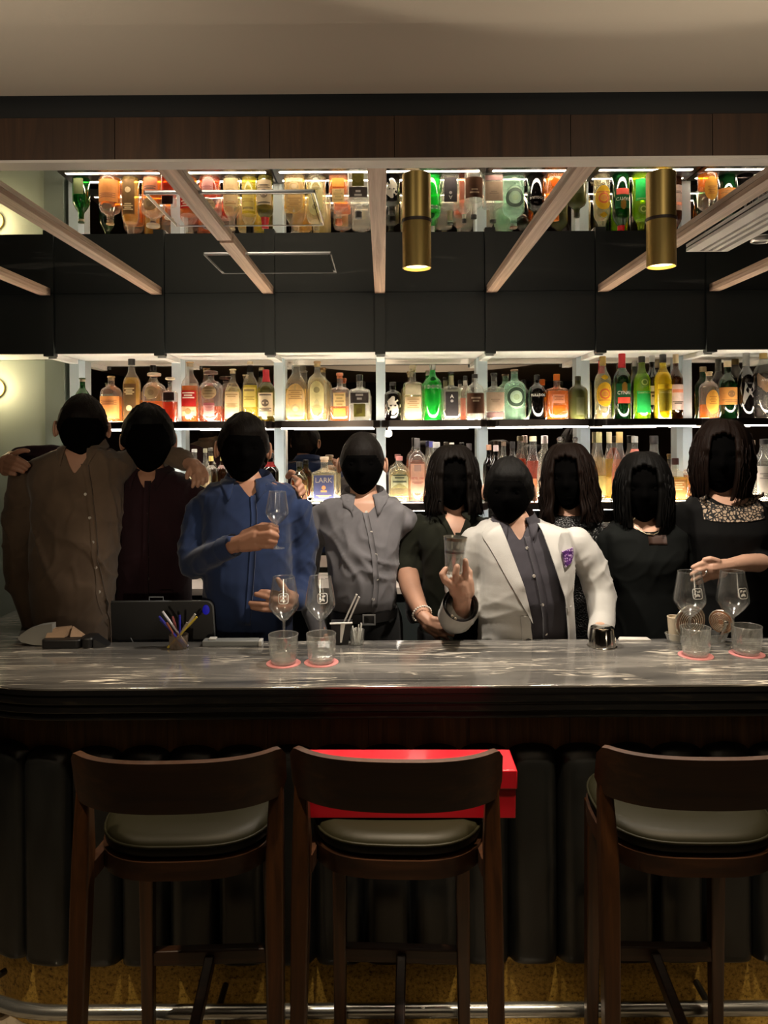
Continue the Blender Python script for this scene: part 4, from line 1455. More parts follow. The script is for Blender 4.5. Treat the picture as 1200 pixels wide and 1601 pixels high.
bottle('cream labelled pale bottle with a stopper in the second bay', 364, 577, 28, U, 'conic', 'clear', 'pale', 0.66, ('cork', CRM), [(0.06, 0.56, 0.95, (0.86, 0.66, 0.40), 'flat', [('=', 0.88, 0.020, (0.45, 0.28, 0.12), 2), ('=', 0.55, 0.008, (0.45, 0.28, 0.12), 6)])], group=GU)
bottle('golden bottle with a black neck and cream top in the second bay', 391, 565, 24, U, 'tall', 'clear', 'yellow', 0.60, ('screw', CRM, 0.05), [(0.24, 0.56, 0.95, (0.80, 0.66, 0.22), 'flat', [('=', 0.80, 0.035, (0.25, 0.18, 0.05), 1), ('=', 0.5, 0.012, (0.4, 0.28, 0.05), 3)]), (0.82, 0.93, 3.1, BLACKC, 'flat')], group=GU)
bottle('olive bottle with a red capsule and cream label in the second bay', 416, 578, 27, U, 'wine', 'olive', 'gold', 0.55, ('capsule', RED, 0.24), [(0.10, 0.55, 1.0, (0.80, 0.66, 0.46), 'flat', [('=', 0.88, 0.022, DK_, 1), ('o', 0.56, 0.07, (0.12, 0.08, 0.05)), ('=', 0.32, 0.014, DK_, 3)])], group=GU)
bottle('arched tequila bottle with a glass ball stopper in the third bay', 463, 562, 34, U, 'arch', 'clear', 'gold', 0.52, ('ball', (0.8, 0.7, 0.5)), [(0.06, 0.60, 0.85, (0.78, 0.56, 0.26), 'arch', [('O', 0.25, 0.075, (0.45, 0.33, 0.16)), ('o', 0.25, 0.04, (0.70, 0.56, 0.34)), ('=', 0.78, 0.018, (0.40, 0.24, 0.08), 5)])], group=GU)
bottle('tall pale gold bottle with a cork in the third bay', 496, 565, 32, U, 'round', 'clear', 'pale', 0.72, ('cork', CORK, 0, (0.7, 0.55, 0.3)), [(0.14, 0.66, 0.75, (0.74, 0.68, 0.36), 'arch', [('o', 0.72, 0.05, (0.28, 0.24, 0.10)), ('=', 0.18, 0.012, (0.45, 0.4, 0.2), 2)])], group=GU)
bottle('squat bottle with a copper stopper in the third bay', 531, 583, 31, U, 'square', 'clear', 'amber', 0.30, ('cork', (0.62, 0.20, 0.10), 0, (0.62, 0.22, 0.12)), [(0.30, 0.58, 0.62, (0.78, 0.62, 0.30), 'flat', [('=', 0.75, 0.035, (0.35, 0.25, 0.08), 4)]), (0.08, 0.26, 0.62, (0.78, 0.42, 0.10), 'flat')], group=GU)
bottle('square clear bottle with a grey-black label in the third bay', 562, 586, 34, U, 'square', 'clear', 'water', 0.62, ('screw', BLK, 0.14), [(0.38, 0.60, 0.85, (0.09, 0.075, 0.075), 'flat', [('=', 0.68, 0.045, (0.8, 0.78, 0.75), 2, 0.55)]), (0.08, 0.36, 0.55, (0.15, 0.13, 0.03), 'flat', [('o', 0.5, 0.07, (0.25, 0.20, 0.03))])], group=GU)
bottle('black apothecary bottle with a diamond label', 614, 597, 27, U, 'apoth', 'black', None, 0, ('screw', BLK, 0.10), [(0.14, 0.62, 1.05, (0.74, 0.70, 0.62), 'diamond', [("HENDRICK'S", 0.52, 0.042, (0.08, 0.07, 0.06))])], group=GU)
bottle('square clear bottle with a cream cork beside the green fluted bottle', 645, 571, 31, U, 'square', 'clear', 'pale', 0.60, ('cork', CRM, 0, (0.8, 0.72, 0.5)), [(0.46, 0.66, 0.8, (0.82, 0.76, 0.60), 'flat'), (0.06, 0.42, 0.8, (0.74, 0.58, 0.38), 'flat', [('=', 0.85, 0.02, (0.45, 0.3, 0.16), 5)])], group=GU)
bottle('bright green fluted bottle with a silver cap', 676, 570, 30, U, 'round', 'green', 'green', 0.60, ('screw', SIL, 0.10), [(0.56, 0.63, 3.14, (0.62, 0.64, 0.60), 'flat', [('[]', 0.5, 0.035, (0.12, 0.20, 0.12), 0.25)]), (0.70, 0.78, 0.4, (0.02, 0.10, 0.03), 'oval')], group=GU, fluted=True)
bottle('square clear bottle with a charcoal label marked A', 705, 581, 29, U, 'square', 'clear', 'water', 0.62, ('screw', BLK, 0.05), [(0.08, 0.58, 0.70, (0.05, 0.045, 0.05), 'flat', [('A', 0.80, 0.11, (0.6, 0.58, 0.55)), ('o', 0.62, 0.03, (0.3, 0.28, 0.28))]), (0.72, 0.92, 3.1, (0.72, 0.62, 0.42), 'flat')], group=GU)
bottle('slim clear bottle with a white collar half hidden in the fourth bay', 727, 588, 20, U, 'round', 'clear', 'pink', 0.5, ('screw', BLK, 0.10), [(0.80, 0.90, 3.1, (0.8, 0.76, 0.7), 'flat'), (0.1, 0.5, 0.8, (0.5, 0.25, 0.20), 'flat')], D=DB + 0.05, group=GU)
bottle('clear round bottle with a dark brown label beside the fourth upright', 742, 585, 30, U, 'round', 'clear', 'water', 0.6, ('screw', BLK, 0.09), [(0.14, 0.58, 1.1, (0.10, 0.05, 0.035), 'flat', [('=', 0.72, 0.035, (0.45, 0.34, 0.25), 2, 0.6)])], D=DB - 0.02, group=GU)
bottle('broad shouldered clear bottle with a taupe label', 772, 583, 33, U, 'square', 'clear', 'water', 0.62, ('screw', BLK, 0.06), [(0.18, 0.58, 0.85, (0.46, 0.34, 0.26), 'flat', [('=', 0.60, 0.020, (0.25, 0.17, 0.12), 2, 0.7)]), (0.05, 0.16, 0.85, (0.30, 0.18, 0.18), 'flat')], group=GU)
bottle('pale green bottle with a round ring label', 804, 578, 36, U, 'round', 'pale_green', 'water', 0.66, ('cork', (0.24, 0.15, 0.10), 0, (0.45, 0.60, 0.5)), [(0.22, 0.66, 0.85, (0.50, 0.66, 0.52), 'oval', [('O', 0.52, 0.19, (0.03, 0.06, 0.04)), ('o', 0.52, 0.06, (0.30, 0.42, 0.26))])], group=GU)
bottle('black bottle lettered BULLDOG', 839, 586, 27, U, 'round', 'black', None, 0, ('screw', BLK, 0.12), [(0.50, 0.58, 1.2, (0.015, 0.012, 0.012), 'flat', [('BULLDOG', 0.5, 0.075, (0.72, 0.70, 0.66))])], group=GU)
bottle('square orange liqueur bottle with an orange cap', 870, 585, 34, U, 'square', 'clear', 'orange', 0.62, ('capsule', (0.75, 0.20, 0.02), 0.14), [(0.36, 0.54, 0.55, (0.72, 0.40, 0.22), 'flat', [('=', 0.7, 0.018, (0.4, 0.15, 0.06), 3)]), (0.10, 0.30, 0.6, (0.80, 0.16, 0.02), 'slash')], group=GU)
bottle('frosted olive bottle in front of the fifth upright', 903, 588, 31, U, 'round', 'frost_olive', None, 0, ('screw', (0.05, 0.05, 0.03), 0.10), [(0.10, 0.50, 0.4, (0.16, 0.17, 0.09), 'flat')], D=DB - 0.06, group=GU)
bottle('clear rum bottle with a yellow oval label and gold cap', 942, 557, 26, U, 'tall', 'clear', 'pale', 0.70, ('capsule', GOLD, 0.15), [(0.20, 0.58, 1.1, (0.92, 0.58, 0.05), 'oval', [('O', 0.52, 0.085, (0.70, 0.16, 0.03)), ('o', 0.52, 0.04, (0.75, 0.30, 0.05)), ('=', 0.24, 0.018, (0.6, 0.2, 0.03), 1)]), (0.62, 0.70, 0.5, (0.85, 0.55, 0.05), 'diamond')], group=GU)
bottle('dark green bottle with a red capsule lettered CYNAR', 972, 553, 27, U, 'wine', 'dark_green', 'dark', 0.5, ('capsule', (0.60, 0.02, 0.03), 0.22), [(0.24, 0.54, 1.0, (0.02, 0.10, 0.04), 'flat', [('[]', 0.15, 0.09, (0.55, 0.05, 0.03), 0.8), ('CYNAR', 0.52, 0.105, (0.85, 0.82, 0.75))]), (0.40, 0.56, 0.35, (0.30, 0.16, 0.03), 'oval')], group=GU)
bottle('yellow-green herbal liqueur bottle with a green label and black cap', 1003, 557, 27, U, 'tall', 'lime', 'lime', 0.72, ('screw', BLK, 0.10), [(0.10, 0.44, 0.9, (0.03, 0.42, 0.10), 'flat', [('CHARTREUSE', 0.92, 0.048, (0.75, 0.78, 0.4))]), (0.50, 0.66, 0.6, (0.16, 0.26, 0.05), 'oval', [('O', 0.5, 0.05, (0.45, 0.55, 0.15))])], group=GU)
bottle('dark bottle with a silver cap and white label half hidden behind the liqueurs', 1019, 556, 22, U, 'wine', 'black', None, 0, ('capsule', SIL, 0.10), [(0.22, 0.52, 0.8, (0.78, 0.72, 0.62), 'flat', [('=', 0.6, 0.03, DK_, 2)])], D=DB + 0.055, group=GU)
bottle('bright yellow herbal liqueur bottle with an olive label and black cap', 1036, 554, 27, U, 'tall', 'yellow', 'yellow', 0.72, ('screw', BLK, 0.13), [(0.12, 0.44, 0.85, (0.40, 0.36, 0.05), 'flat', [('CHARTREUSE', 0.88, 0.048, (0.85, 0.80, 0.35))]), (0.46, 0.53, 0.95, (0.80, 0.62, 0.05), 'flat')], group=GU)
bottle('brown bottle with a pinkish white label beside the sixth upright', 1056, 554, 22, U, 'wine', 'brown', 'dark', 0.5, ('capsule', CRM, 0.14), [(0.14, 0.53, 1.1, (0.86, 0.70, 0.68), 'flat', [('=', 0.68, 0.05, (0.7, 0.25, 0.15), 1), ('=', 0.3, 0.012, DK_, 2)])], D=DB + 0.05, group=GU)
bottle('clear corked bottle with an orange label in the last bay', 1108, 581, 31, U, 'round', 'clear', 'orange', 0.30, ('cork', CRM, 0, (0.75, 0.58, 0.4)), [(0.10, 0.60, 0.72, (0.86, 0.50, 0.10), 'oval', [('=', 0.70, 0.02, (0.55, 0.25, 0.03), 5, 0.7)])], group=GU)
bottle('dark green bottle with a tan label band in the last bay', 1137, 565, 28, U, 'wine', 'dark_green', 'dark', 0.5, ('screw', CRM, 0.10), [(0.24, 0.54, 1.4, (0.72, 0.34, 0.10), 'flat', [('o', 0.62, 0.06, (0.25, 0.12, 0.04)), ('=', 0.25, 0.014, (0.3, 0.14, 0.04), 2)])], D=DB + 0.03, group=GU)
bottle('black amaro bottle with a slanting grey label', 1166, 552, 26, U, 'wine', 'black', None, 0, ('capsule', (0.22, 0.22, 0.21), 0.20), [(0.20, 0.64, 1.15, (0.26, 0.25, 0.24), 'slash', [('AMARO', 0.75, 0.040, (0.05, 0.05, 0.05))])], group=GU)
bottle('brown amaro bottle with a shield label at the right end of the upper shelf', 1193, 541, 31, U, 'tall', 'clear', 'dark', 0.62, ('capsule', GOLD, 0.18), [(0.36, 0.62, 1.1, (0.34, 0.20, 0.12), 'shield', [('AVERNA', 0.62, 0.045, (0.70, 0.60, 0.5))])], group=GU)

Lw = Z_LO
bottle('clear bottle with a glass top behind the second man, left of two', 304, 702, 21, Lw, 'tall', 'clear', 'water', 0.5, ('screw', SIL, 0.06), [(0.1, 0.5, 0.9, (0.7, 0.6, 0.45), 'flat')], group=GLO)
bottle('clear bottle with a grey neck behind the hand of the first man', 321, 701, 19, Lw, 'conic', 'clear', 'pale', 0.5, ('screw', (0.30, 0.28, 0.20), 0.08), [(0.1, 0.5, 0.9, (0.6, 0.5, 0.35), 'flat')], D=DB + 0.03, group=GLO)
bottle('dark bottle with a yellow cap left of the man in blue', 330, 713, 22, Lw, 'round', 'brown', 'dark', 0.5, ('screw', (0.75, 0.58, 0.20), 0.11), [(0.72, 0.80, 3.1, (0.75, 0.7, 0.6), 'flat')], D=DB - 0.04, group=GLO)
bottle('dark bottle with a yellow cap just behind the head of the man in blue', 348, 712, 22, Lw, 'round', 'brown', 'dark', 0.5, ('screw', (0.75, 0.58, 0.20), 0.11), [(0.72, 0.80, 3.1, (0.6, 0.4, 0.36), 'flat')], D=DB + 0.02, group=GLO)
bottle('dark bottle with a red neck band right of the man in blue', 423, 708, 26, Lw, 'wine', 'black', None, 0, ('screw', BLK, 0.10), [(0.72, 0.82, 3.1, (0.5, 0.06, 0.06), 'flat')], group=GLO)
bottle('green glass bottle with a black cap beside the third upright', 468, 722, 28, Lw, 'conic', 'olive', 'red_amber', 0.55, ('screw', BLK, 0.12), [(0.08, 0.42, 1.0, (0.75, 0.52, 0.24), 'flat')], D=DB + 0.02, group=GLO)
bottle('square whisky bottle with a blue label lettered LARK', 507, 714, 40, Lw, 'square', 'clear', 'pale', 0.60, ('cork', (0.70, 0.56, 0.44), 0, (0.70, 0.52, 0.40)), [(0.04, 0.60, 0.80, (0.12, 0.14, 0.34), 'flat', [('LARK', 0.80, 0.16, (0.62, 0.55, 0.50)), ('o', 0.52, 0.045, (0.75, 0.30, 0.12)), ('[]', 0.38, 0.04, (0.75, 0.30, 0.12), 0.30), ('=', 0.2, 0.015, (0.7, 0.35, 0.2), 2)])], group=GLO)
bottle('round bottle with an arched label and a pink cap in the fourth bay', 624, 713, 34, Lw, 'round', 'clear', 'pale', 0.65, ('screw', (0.70, 0.30, 0.28), 0.10), [(0.30, 0.62, 0.9, (0.55, 0.58, 0.42), 'arch', [('=', 0.85, 0.03, (0.06, 0.08, 0.05), 2), ('=', 0.4, 0.04, (0.06, 0.08, 0.05), 1)])], group=GLO)
bottle('tall clear vodka bottle with red script and a dark cap', 652, 685, 29, Lw, 'round', 'clear', 'pink', 0.62, ('screw', (0.10, 0.09, 0.09), 0.15), [(0.14, 0.60, 0.85, (0.86, 0.58, 0.46), 'flat', [('[]', 0.85, 0.10, (0.55, 0.35, 0.3), 0.45), ('KETEL ONE', 0.50, 0.062, (0.55, 0.03, 0.03)), ('=', 0.36, 0.01, (0.5, 0.2, 0.15), 2)])], group=GLO)
bottle('clear bottle with a blue cap left of the woman in olive', 674, 690, 19, Lw, 'tall', 'clear', 'water', 0.6, ('screw', (0.10, 0.10, 0.35), 0.10), [(0.1, 0.5, 0.9, (0.8, 0.45, 0.35), 'flat')], D=DB + 0.04, group=GLO)
bottle('clear bottle with a wide silver cap behind the woman in olive', 682, 691, 30, Lw, 'tall', 'clear', 'water', 0.6, ('screw', SIL, 0.10), [(0.1, 0.5, 0.9, (0.75, 0.25, 0.15), 'flat')], D=DB - 0.04, group=GLO)
bottle('clear bottle with a pale cap directly behind the head of the woman in olive', 706, 692, 24, Lw, 'round', 'clear', 'water', 0.6, ('screw', (0.7, 0.62, 0.55), 0.08), [(0.1, 0.5, 0.9, (0.7, 0.6, 0.5), 'flat')], group=GLO)
bottle('clear bottle with a dark cap right of the woman in olive', 733, 693, 22, Lw, 'tall', 'clear', 'water', 0.6, ('screw', (0.06, 0.05, 0.05), 0.12), [(0.1, 0.5, 0.9, (0.7, 0.6, 0.5), 'flat')], group=GLO)
bottle('dark bottle with a peach cap beside the fourth upright', 764, 695, 19, Lw, 'wine', 'black', None, 0, ('screw', (0.75, 0.42, 0.28), 0.10), [], D=DB + 0.03, group=GLO)
bottle('dark bottle with a pale pink cap above the man in the blazer', 775, 696, 20, Lw, 'wine', 'black', None, 0, ('screw', (0.75, 0.60, 0.62), 0.11), [], D=DB - 0.03, group=GLO)
bottle('clear bottle with a brown cap above the man in the blazer', 787, 690, 19, Lw, 'tall', 'clear', 'pale', 0.6, ('screw', (0.20, 0.14, 0.10), 0.08), [(0.1, 0.5, 0.9, (0.7, 0.6, 0.5), 'flat')], D=DB + 0.045, group=GLO)
bottle('clear bottle with a black cap above the man in the blazer', 801, 690, 21, Lw, 'tall', 'clear', 'water', 0.6, ('screw', BLK, 0.12), [(0.1, 0.5, 0.9, (0.7, 0.6, 0.5), 'flat')], D=DB - 0.01, group=GLO)
bottle('coral aperitif bottle with a cream capsule', 833, 682, 27, Lw, 'slim', 'clear', 'coral', 0.62, ('capsule', CRM, 0.08), [(0.08, 0.35, 1.0, (0.85, 0.45, 0.25), 'flat')], group=GLO)
bottle('clear bottle with a pinkish white capsule left of the black haired woman', 851, 681, 25, Lw, 'slim', 'clear', 'water', 0.6, ('capsule', (0.80, 0.68, 0.66), 0.12), [(0.08, 0.35, 1.0, (0.7, 0.5, 0.4), 'flat')], group=GLO)
bottle('bottle with a round dark stopper above the black haired woman, left of two', 875, 683, 30, Lw, 'round', 'clear', 'water', 0.6, ('ball', (0.06, 0.05, 0.05)), [], group=GLO)
bottle('bottle with a round dark stopper beside the fifth upright, right of two', 899, 683, 26, Lw, 'round', 'clear', 'water', 0.6, ('ball', (0.06, 0.05, 0.05)), [], group=GLO)
bottle('slim pale brandy bottle with an olive capsule, leftmost of three', 936, 675, 22, Lw, 'slim', 'clear', 'pale', 0.62, ('capsule', (0.45, 0.40, 0.18), 0.16), [(0.08, 0.36, 1.0, (0.72, 0.62, 0.24), 'flat')], group=GLO)
bottle('slim pale brandy bottle with a cream capsule, middle of three', 952, 675, 20, Lw, 'slim', 'clear', 'gold', 0.60, ('capsule', (0.82, 0.74, 0.48), 0.17), [(0.06, 0.34, 1.0, (0.88, 0.72, 0.30), 'flat')], D=DB + 0.045, group=GLO)
bottle('slim pale brandy bottle with a brown capsule, rightmost of three', 968, 675, 25, Lw, 'slim', 'clear', 'pink', 0.60, ('capsule', (0.38, 0.26, 0.10), 0.16), [(0.06, 0.34, 1.0, (0.75, 0.60, 0.36), 'flat')], group=GLO)
bottle('clear bottle with a pink label behind the bobbed woman in black', 992, 682, 26, Lw, 'tall', 'clear', 'water', 0.6, ('screw', (0.30, 0.30, 0.28), 0.10), [(0.60, 0.80, 3.1, (0.80, 0.30, 0.24), 'flat')], group=GLO)
bottle('conical clear bottle with a black cap right of the bobbed woman', 1022, 681, 31, Lw, 'slim', 'clear', 'water', 0.6, ('screw', BLK, 0.13), [(0.08, 0.35, 1.0, (0.8, 0.76, 0.7), 'flat')], group=GLO)
bottle('squat amber bottle with a black stopper beside the sixth upright', 1055, 716, 35, Lw, 'square', 'clear', 'gold', 0.55, ('screw', (0.05, 0.02, 0.02), 0.16), [(0.06, 0.50, 0.62, (0.50, 0.26, 0.10), 'flat', [('=', 0.8, 0.03, (0.75, 0.5, 0.25), 4)])], group=GLO)
bottle('amber bottle with a cork left of the woman in lace', 1084, 712, 28, Lw, 'square', 'clear', 'amber', 0.55, ('cork', CORK), [(0.1, 0.5, 0.8, (0.85, 0.6, 0.3), 'flat')], group=GLO)
bottle('clear bottle with a bronze cap right of the woman in lace', 1174, 688, 28, Lw, 'wine', 'clear', 'dark', 0.4, ('screw', (0.25, 0.17, 0.12), 0.10), [(0.30, 0.52, 1.2, (0.62, 0.45, 0.40), 'flat')], D=DB + 0.04, group=GLO)
bottle('clear bottle with a white label at the right edge of the lower shelf', 1194, 686, 34, Lw, 'tall', 'clear', 'water', 0.55, ('screw', BLK, 0.09), [(0.12, 0.56, 1.1, (0.78, 0.72, 0.70), 'flat', [('=', 0.7, 0.02, (0.4, 0.36, 0.36), 3)])], group=GLO)

# ================================================================== people
def remesh(g, voxel, smooth=4, wrinkle=0.0, wscale=(9, 9, 5), seed=0.0):
    """fuse overlapping closed shapes into one continuous skin; returns a G"""
    me = bpy.data.meshes.new('fuse')
    me.from_pydata(g.v, [], g.f)
    o = bpy.data.objects.new('fuse', me)
    COL.objects.link(o)
    r = o.modifiers.new('r', 'REMESH')
    r.mode = 'VOXEL'
    r.voxel_size = voxel
    if smooth:
        s = o.modifiers.new('s', 'SMOOTH')
        s.factor = 0.5
        s.iterations = smooth
    dg = bpy.context.evaluated_depsgraph_get()
    em = bpy.data.meshes.new_from_object(o.evaluated_get(dg))
    n = len(em.vertices)
    co = np.empty(n * 3)
    em.vertices.foreach_get('co', co)
    co = co.reshape(n, 3)
    if wrinkle:
        no = np.empty(n * 3)
        em.vertices.foreach_get('normal', no)
        no = no.reshape(n, 3)
        def fold(p):
            x, y, z = p[0], p[1], p[2]
            w = 0.9 * noise.noise(Vector((x * 3.2 + seed, y * 3.2, z * 3.2)))
            w2 = 0.9 * noise.noise(Vector((x * 3.0, y * 3.0 + seed, z * 3.0 + 7)))
            a1 = noise.noise(Vector(((x + 0.55 * z) * 6.5 + w * 2 + seed, y * 5, (z - 0.4 * x) * 3.0 + w)))
            a2 = noise.noise(Vector(((x - 0.7 * z) * 11 + w2 * 2, y * 9 + seed, (z + 0.5 * x) * 5.0 + w2)))
            r1 = 1 - min(1.0, abs(a1) * 3.2)
            r2 = 1 - min(1.0, abs(a2) * 3.6)
            m_ = 0.5 + 0.9 * noise.noise(Vector((x * 4 + 3 * seed, y * 4, z * 4)))
            return (r1 * r1 * 1.0 + r2 * r2 * 0.55) * max(0.15, m_) - 0.35
        h = np.array([fold(p) for p in co])
        co = co + no * (h * wrinkle)[:, None]
    out = G()
    out.v = [tuple(p) for p in co]
    out.f = [tuple(p.vertices) for p in em.polygons]
    out.m = [0] * len(out.f)
    bpy.data.objects.remove(o)
    bpy.data.meshes.remove(me)
    bpy.data.meshes.remove(em)
    return out


def soften_edge(g, it=8):
    """relax the open border of a cut cloth so that hems run smooth"""
    cnt = {}
    for q in g.f:
        for a, b in zip(q, q[1:] + q[:1]):
            k = (a, b) if a < b else (b, a)
            cnt[k] = cnt.get(k, 0) + 1
    nb = {}
    for (a, b), n in cnt.items():
        if n == 1:
            nb.setdefault(a, []).append(b)
            nb.setdefault(b, []).append(a)
    for _ in range(it):
        new = {}
        for a, l in nb.items():
            p = Vector(g.v[a])
            q = sum((Vector(g.v[i]) for i in l), Vector()) / len(l)
            new[a] = p * 0.4 + q * 0.6
        for a, p in new.items():
            g.v[a] = tuple(p)
    return g


def merge(dst, src, mi):
    dst.mi = mi
    dst.add(src.v, src.f)
    return dst


def rings(rows, D, grow=0.0, shrink=1.0, e=2.4, n=28, zmin=None):
    """closed loft through horizontal rings; rows: (y_px, x_left_px, x_right_px, half_depth, depth_shift)"""
    vs, fs = [], []
    for (py, xl, xr, hd, dd) in rows:
        a, b = at(xl, py, D), at(xr, py, D)
        c = (a + b) / 2
        rx = (b - a).length / 2 * shrink + grow
        ry = hd * shrink + grow
        for k in range(n):
            t = 2 * PI * k / n
            ct, st = math.cos(t), math.sin(t)
            vs.append((c.x + rx * math.copysign(abs(ct) ** (2 / e), ct), D + dd + ry * math.copysign(abs(st) ** (2 / e), st), c.z))
    m = len(rows)
    # rows run top to bottom in the picture: wind so that normals face out
    for i in range(m - 1):
        for k in range(n):
            a, b = i * n + k, i * n + (k + 1) % n
            fs.append((a, a + n, b + n, b))
    fs.append(tuple(range(n)))
    fs.append(tuple(reversed(range((m - 1) * n, m * n))))
    return vs, fs


M_skin = {}
for nm, c in (('a', (0.40, 0.20, 0.125)), ('b', (0.50, 0.27, 0.18)), ('c', (0.62, 0.36, 0.25))):
    m, nt, N, L, p = nodes('skin_' + nm)
    a_ = noise_tex(N, L, coords(N, L), 70, 4)
    b_ = noise_tex(N, L, coords(N, L), 12, 3)
    L.new(ramp(N, L, b_, [(0.3, tuple(q * 0.86 for q in c)), (0.7, c)]), p.inputs['Base Color'])
    p.inputs['Roughness'].default_value = 0.5
    bump(N, L, p, a_, 0.10, 0.002)
    M_skin[nm] = m
M_face = plain('black_face', (0.0013, 0.0012, 0.0012), 0.95, 0, 0.02)


def hair_mat(name, col):
    if name in MATS:
        return MATS[name]
    m, nt, N, L, p = nodes(name)
    a_ = noise_tex(N, L, coords(N, L, (120, 120, 6)), 2.0, 4, 0.6)
    L.new(ramp(N, L, a_, [(0.3, tuple(q * 0.4 for q in col)), (0.7, col)]), p.inputs['Base Color'])
    p.inputs['Roughness'].default_value = 0.6
    p.inputs['Specular IOR Level'].default_value = 0.10
    bump(N, L, p, a_, 0.5, 0.004)
    MATS[name] = m
    return m


class Head:
    """a head of height H (chin to crown) with a face, centred at c, facing -y, turned by yaw and tilted by roll"""

    def __init__(self, cx, top, chin, D, yaw=0.0, roll=0.0, pitch=0.0, wide=1.0):
        a, b = at(cx, top, D), at(cx, chin, D)
        self.H = a.z - b.z
        self.c = (a + b) / 2
        yaw += -0.9 * math.atan2(self.c.x, D)
        self.M = Matrix.Rotation(yaw, 4, 'Z') @ Matrix.Rotation(roll, 4, 'Y') @ Matrix.Rotation(pitch, 4, 'X')
        self.wide = wide

    def w(self, p):
        return self.c + (self.M @ Vector(p))

    def skull(self, az, el):
        """local point on the head; az 0 = face, positive to the viewer's right; el -pi/2 chin .. pi/2 crown"""
        H = self.H
        t = math.sin(el)
        ce = math.cos(el)
        x = math.sin(az) * ce
        y = -math.cos(az) * ce
        a, b = 0.335 * H * self.wide, 0.405 * H
        if t < -0.05:
            q = (-t - 0.05) / 0.95
            a *= 1 - 0.36 * q ** 1.6
            if y > 0:
                b *= 1 - 0.50 * q
        X, Y, Z = a * x, b * y, 0.5 * H * t
        if y < 0:
            Y *= 0.95
            g = lambda px, pt, sx, st: math.exp(-((X / H - px) / sx) ** 2 - ((t - pt) / st) ** 2)
            f = min(1.0, -y * 1.6)
            Y -= f * H * (0.085 * g(0, -0.17, 0.055, 0.13) + 0.040 * g(0, 0.05, 0.035, 0.16))      # nose and bridge
            Y += f * H * 0.036 * (g(0.135, 0.06, 0.07, 0.10) + g(-0.135, 0.06, 0.07, 0.10))         # eye sockets
            Y -= f * H * 0.022 * (g(0.13, 0.24, 0.10, 0.06) + g(-0.13, 0.24, 0.10, 0.06))           # brows
            Y -= f * H * 0.024 * (g(0, -0.43, 0.10, 0.045) + g(0, -0.55, 0.085, 0.045))             # lips
            Y += f * H * 0.012 * g(0, -0.49, 0.12, 0.02)                                            # mouth line
            Y -= f * H * 0.040 * g(0, -0.85, 0.10, 0.14)                                            # chin
        return Vector((X, Y, Z))

    def geo(self):
        g = G()
        nu, nv = 56, 40
        g.grid(lambda u, v: self.w(self.skull(2 * PI * u, -PI / 2 + 0.04 + (PI - 0.08) * v)), nu, nv, True)
        g.f.append(tuple(reversed(range(nu))))
        g.f.append(tuple((nv - 1) * nu + k for k in range(nu)))
        g.m += [0, 0]
        for s in (-1, 1):      # eyeballs in the sockets
            p = self.skull(0.42 * s, 0.06)
            g.ball(self.w(p + Vector((0, 0.034 * self.H, 0))), 0.052 * self.H, 12, 8)
        return g

    def ears(self):
        g = G()
        H = self.H
        for s in (-1, 1):
            p = self.skull(s * 1.72, -0.04)
            vs = []
            rim = []
            for k in range(20):
                t = 2 * PI * k / 20
                ry_ = 0.115 * H if math.sin(t) > 0 else 0.10 * H
                rim.append(self.w(p + Vector((s * (0.045 + 0.02 * math.cos(t)) * H, 0.055 * H * -math.cos(t) * (0.75 + 0.25 * math.sin(t)), ry_ * math.sin(t)))))
            g.tube(rim, 0.016 * H, 8, True)
            g.ball(self.w(p + Vector((s * 0.022 * H, 0, -0.01 * H))), 0.075 * H, 10, 8, (0.45, 0.7, 1.15))
        return g

    def hair_short(self, line=0.42, side=-0.12, back=-0.45, thick=0.045, seed=0):
        """cap of short hair: hairline height by azimuth"""
        g = G()
        nu, nv = 64, 36
        vs, keep = [], []
        for j in range(nv):
            for i in range(nu):
                az = 2 * PI * i / nu
                el = -PI / 2 + PI * (j + 0.3) / nv
                p = self.skull(az, el)
                t = math.sin(el)
                a = min(az, 2 * PI - az)
                if a < 0.75:
                    ln = line
                elif a < 1.35:
                    ln = line + (side - line) * (a - 0.75) / 0.6
                elif a < 1.95:
                    ln = side + 0.12 * math.sin((a - 1.35) / 0.6 * PI)
                else:
                    ln = side + (back - side) * min(1, (a - 1.95) / 0.5)
                d = t - ln
                k = min(1.0, max(0.0, d / 0.12))
                nz = noise.noise(Vector((math.cos(az) * 9 + seed, math.sin(az) * 9, t * 7))) * 0.35 + noise.noise(Vector((math.cos(az) * 30, math.sin(az) * 30 + seed, t * 18))) * 0.2
                off = self.H * thick * (math.sqrt(k) * (0.75 + nz) if k > 0 else -0.25)
                vs.append(self.w(p * (1 + off / max(p.length, 1e-4))))
                keep.append(d > -0.10)
        fs = []
        for j in range(nv - 1):
            for i in range(nu):
                q = (j * nu + i, j * nu + (i + 1) % nu, (j + 1) * nu + (i + 1) % nu, (j + 1) * nu + i)
                if any(keep[k] for k in q):
                    fs.append(q)
        fs.append(tuple((nv - 1) * nu + k for k in range(nu)))
        g.add(vs, fs)
        return g

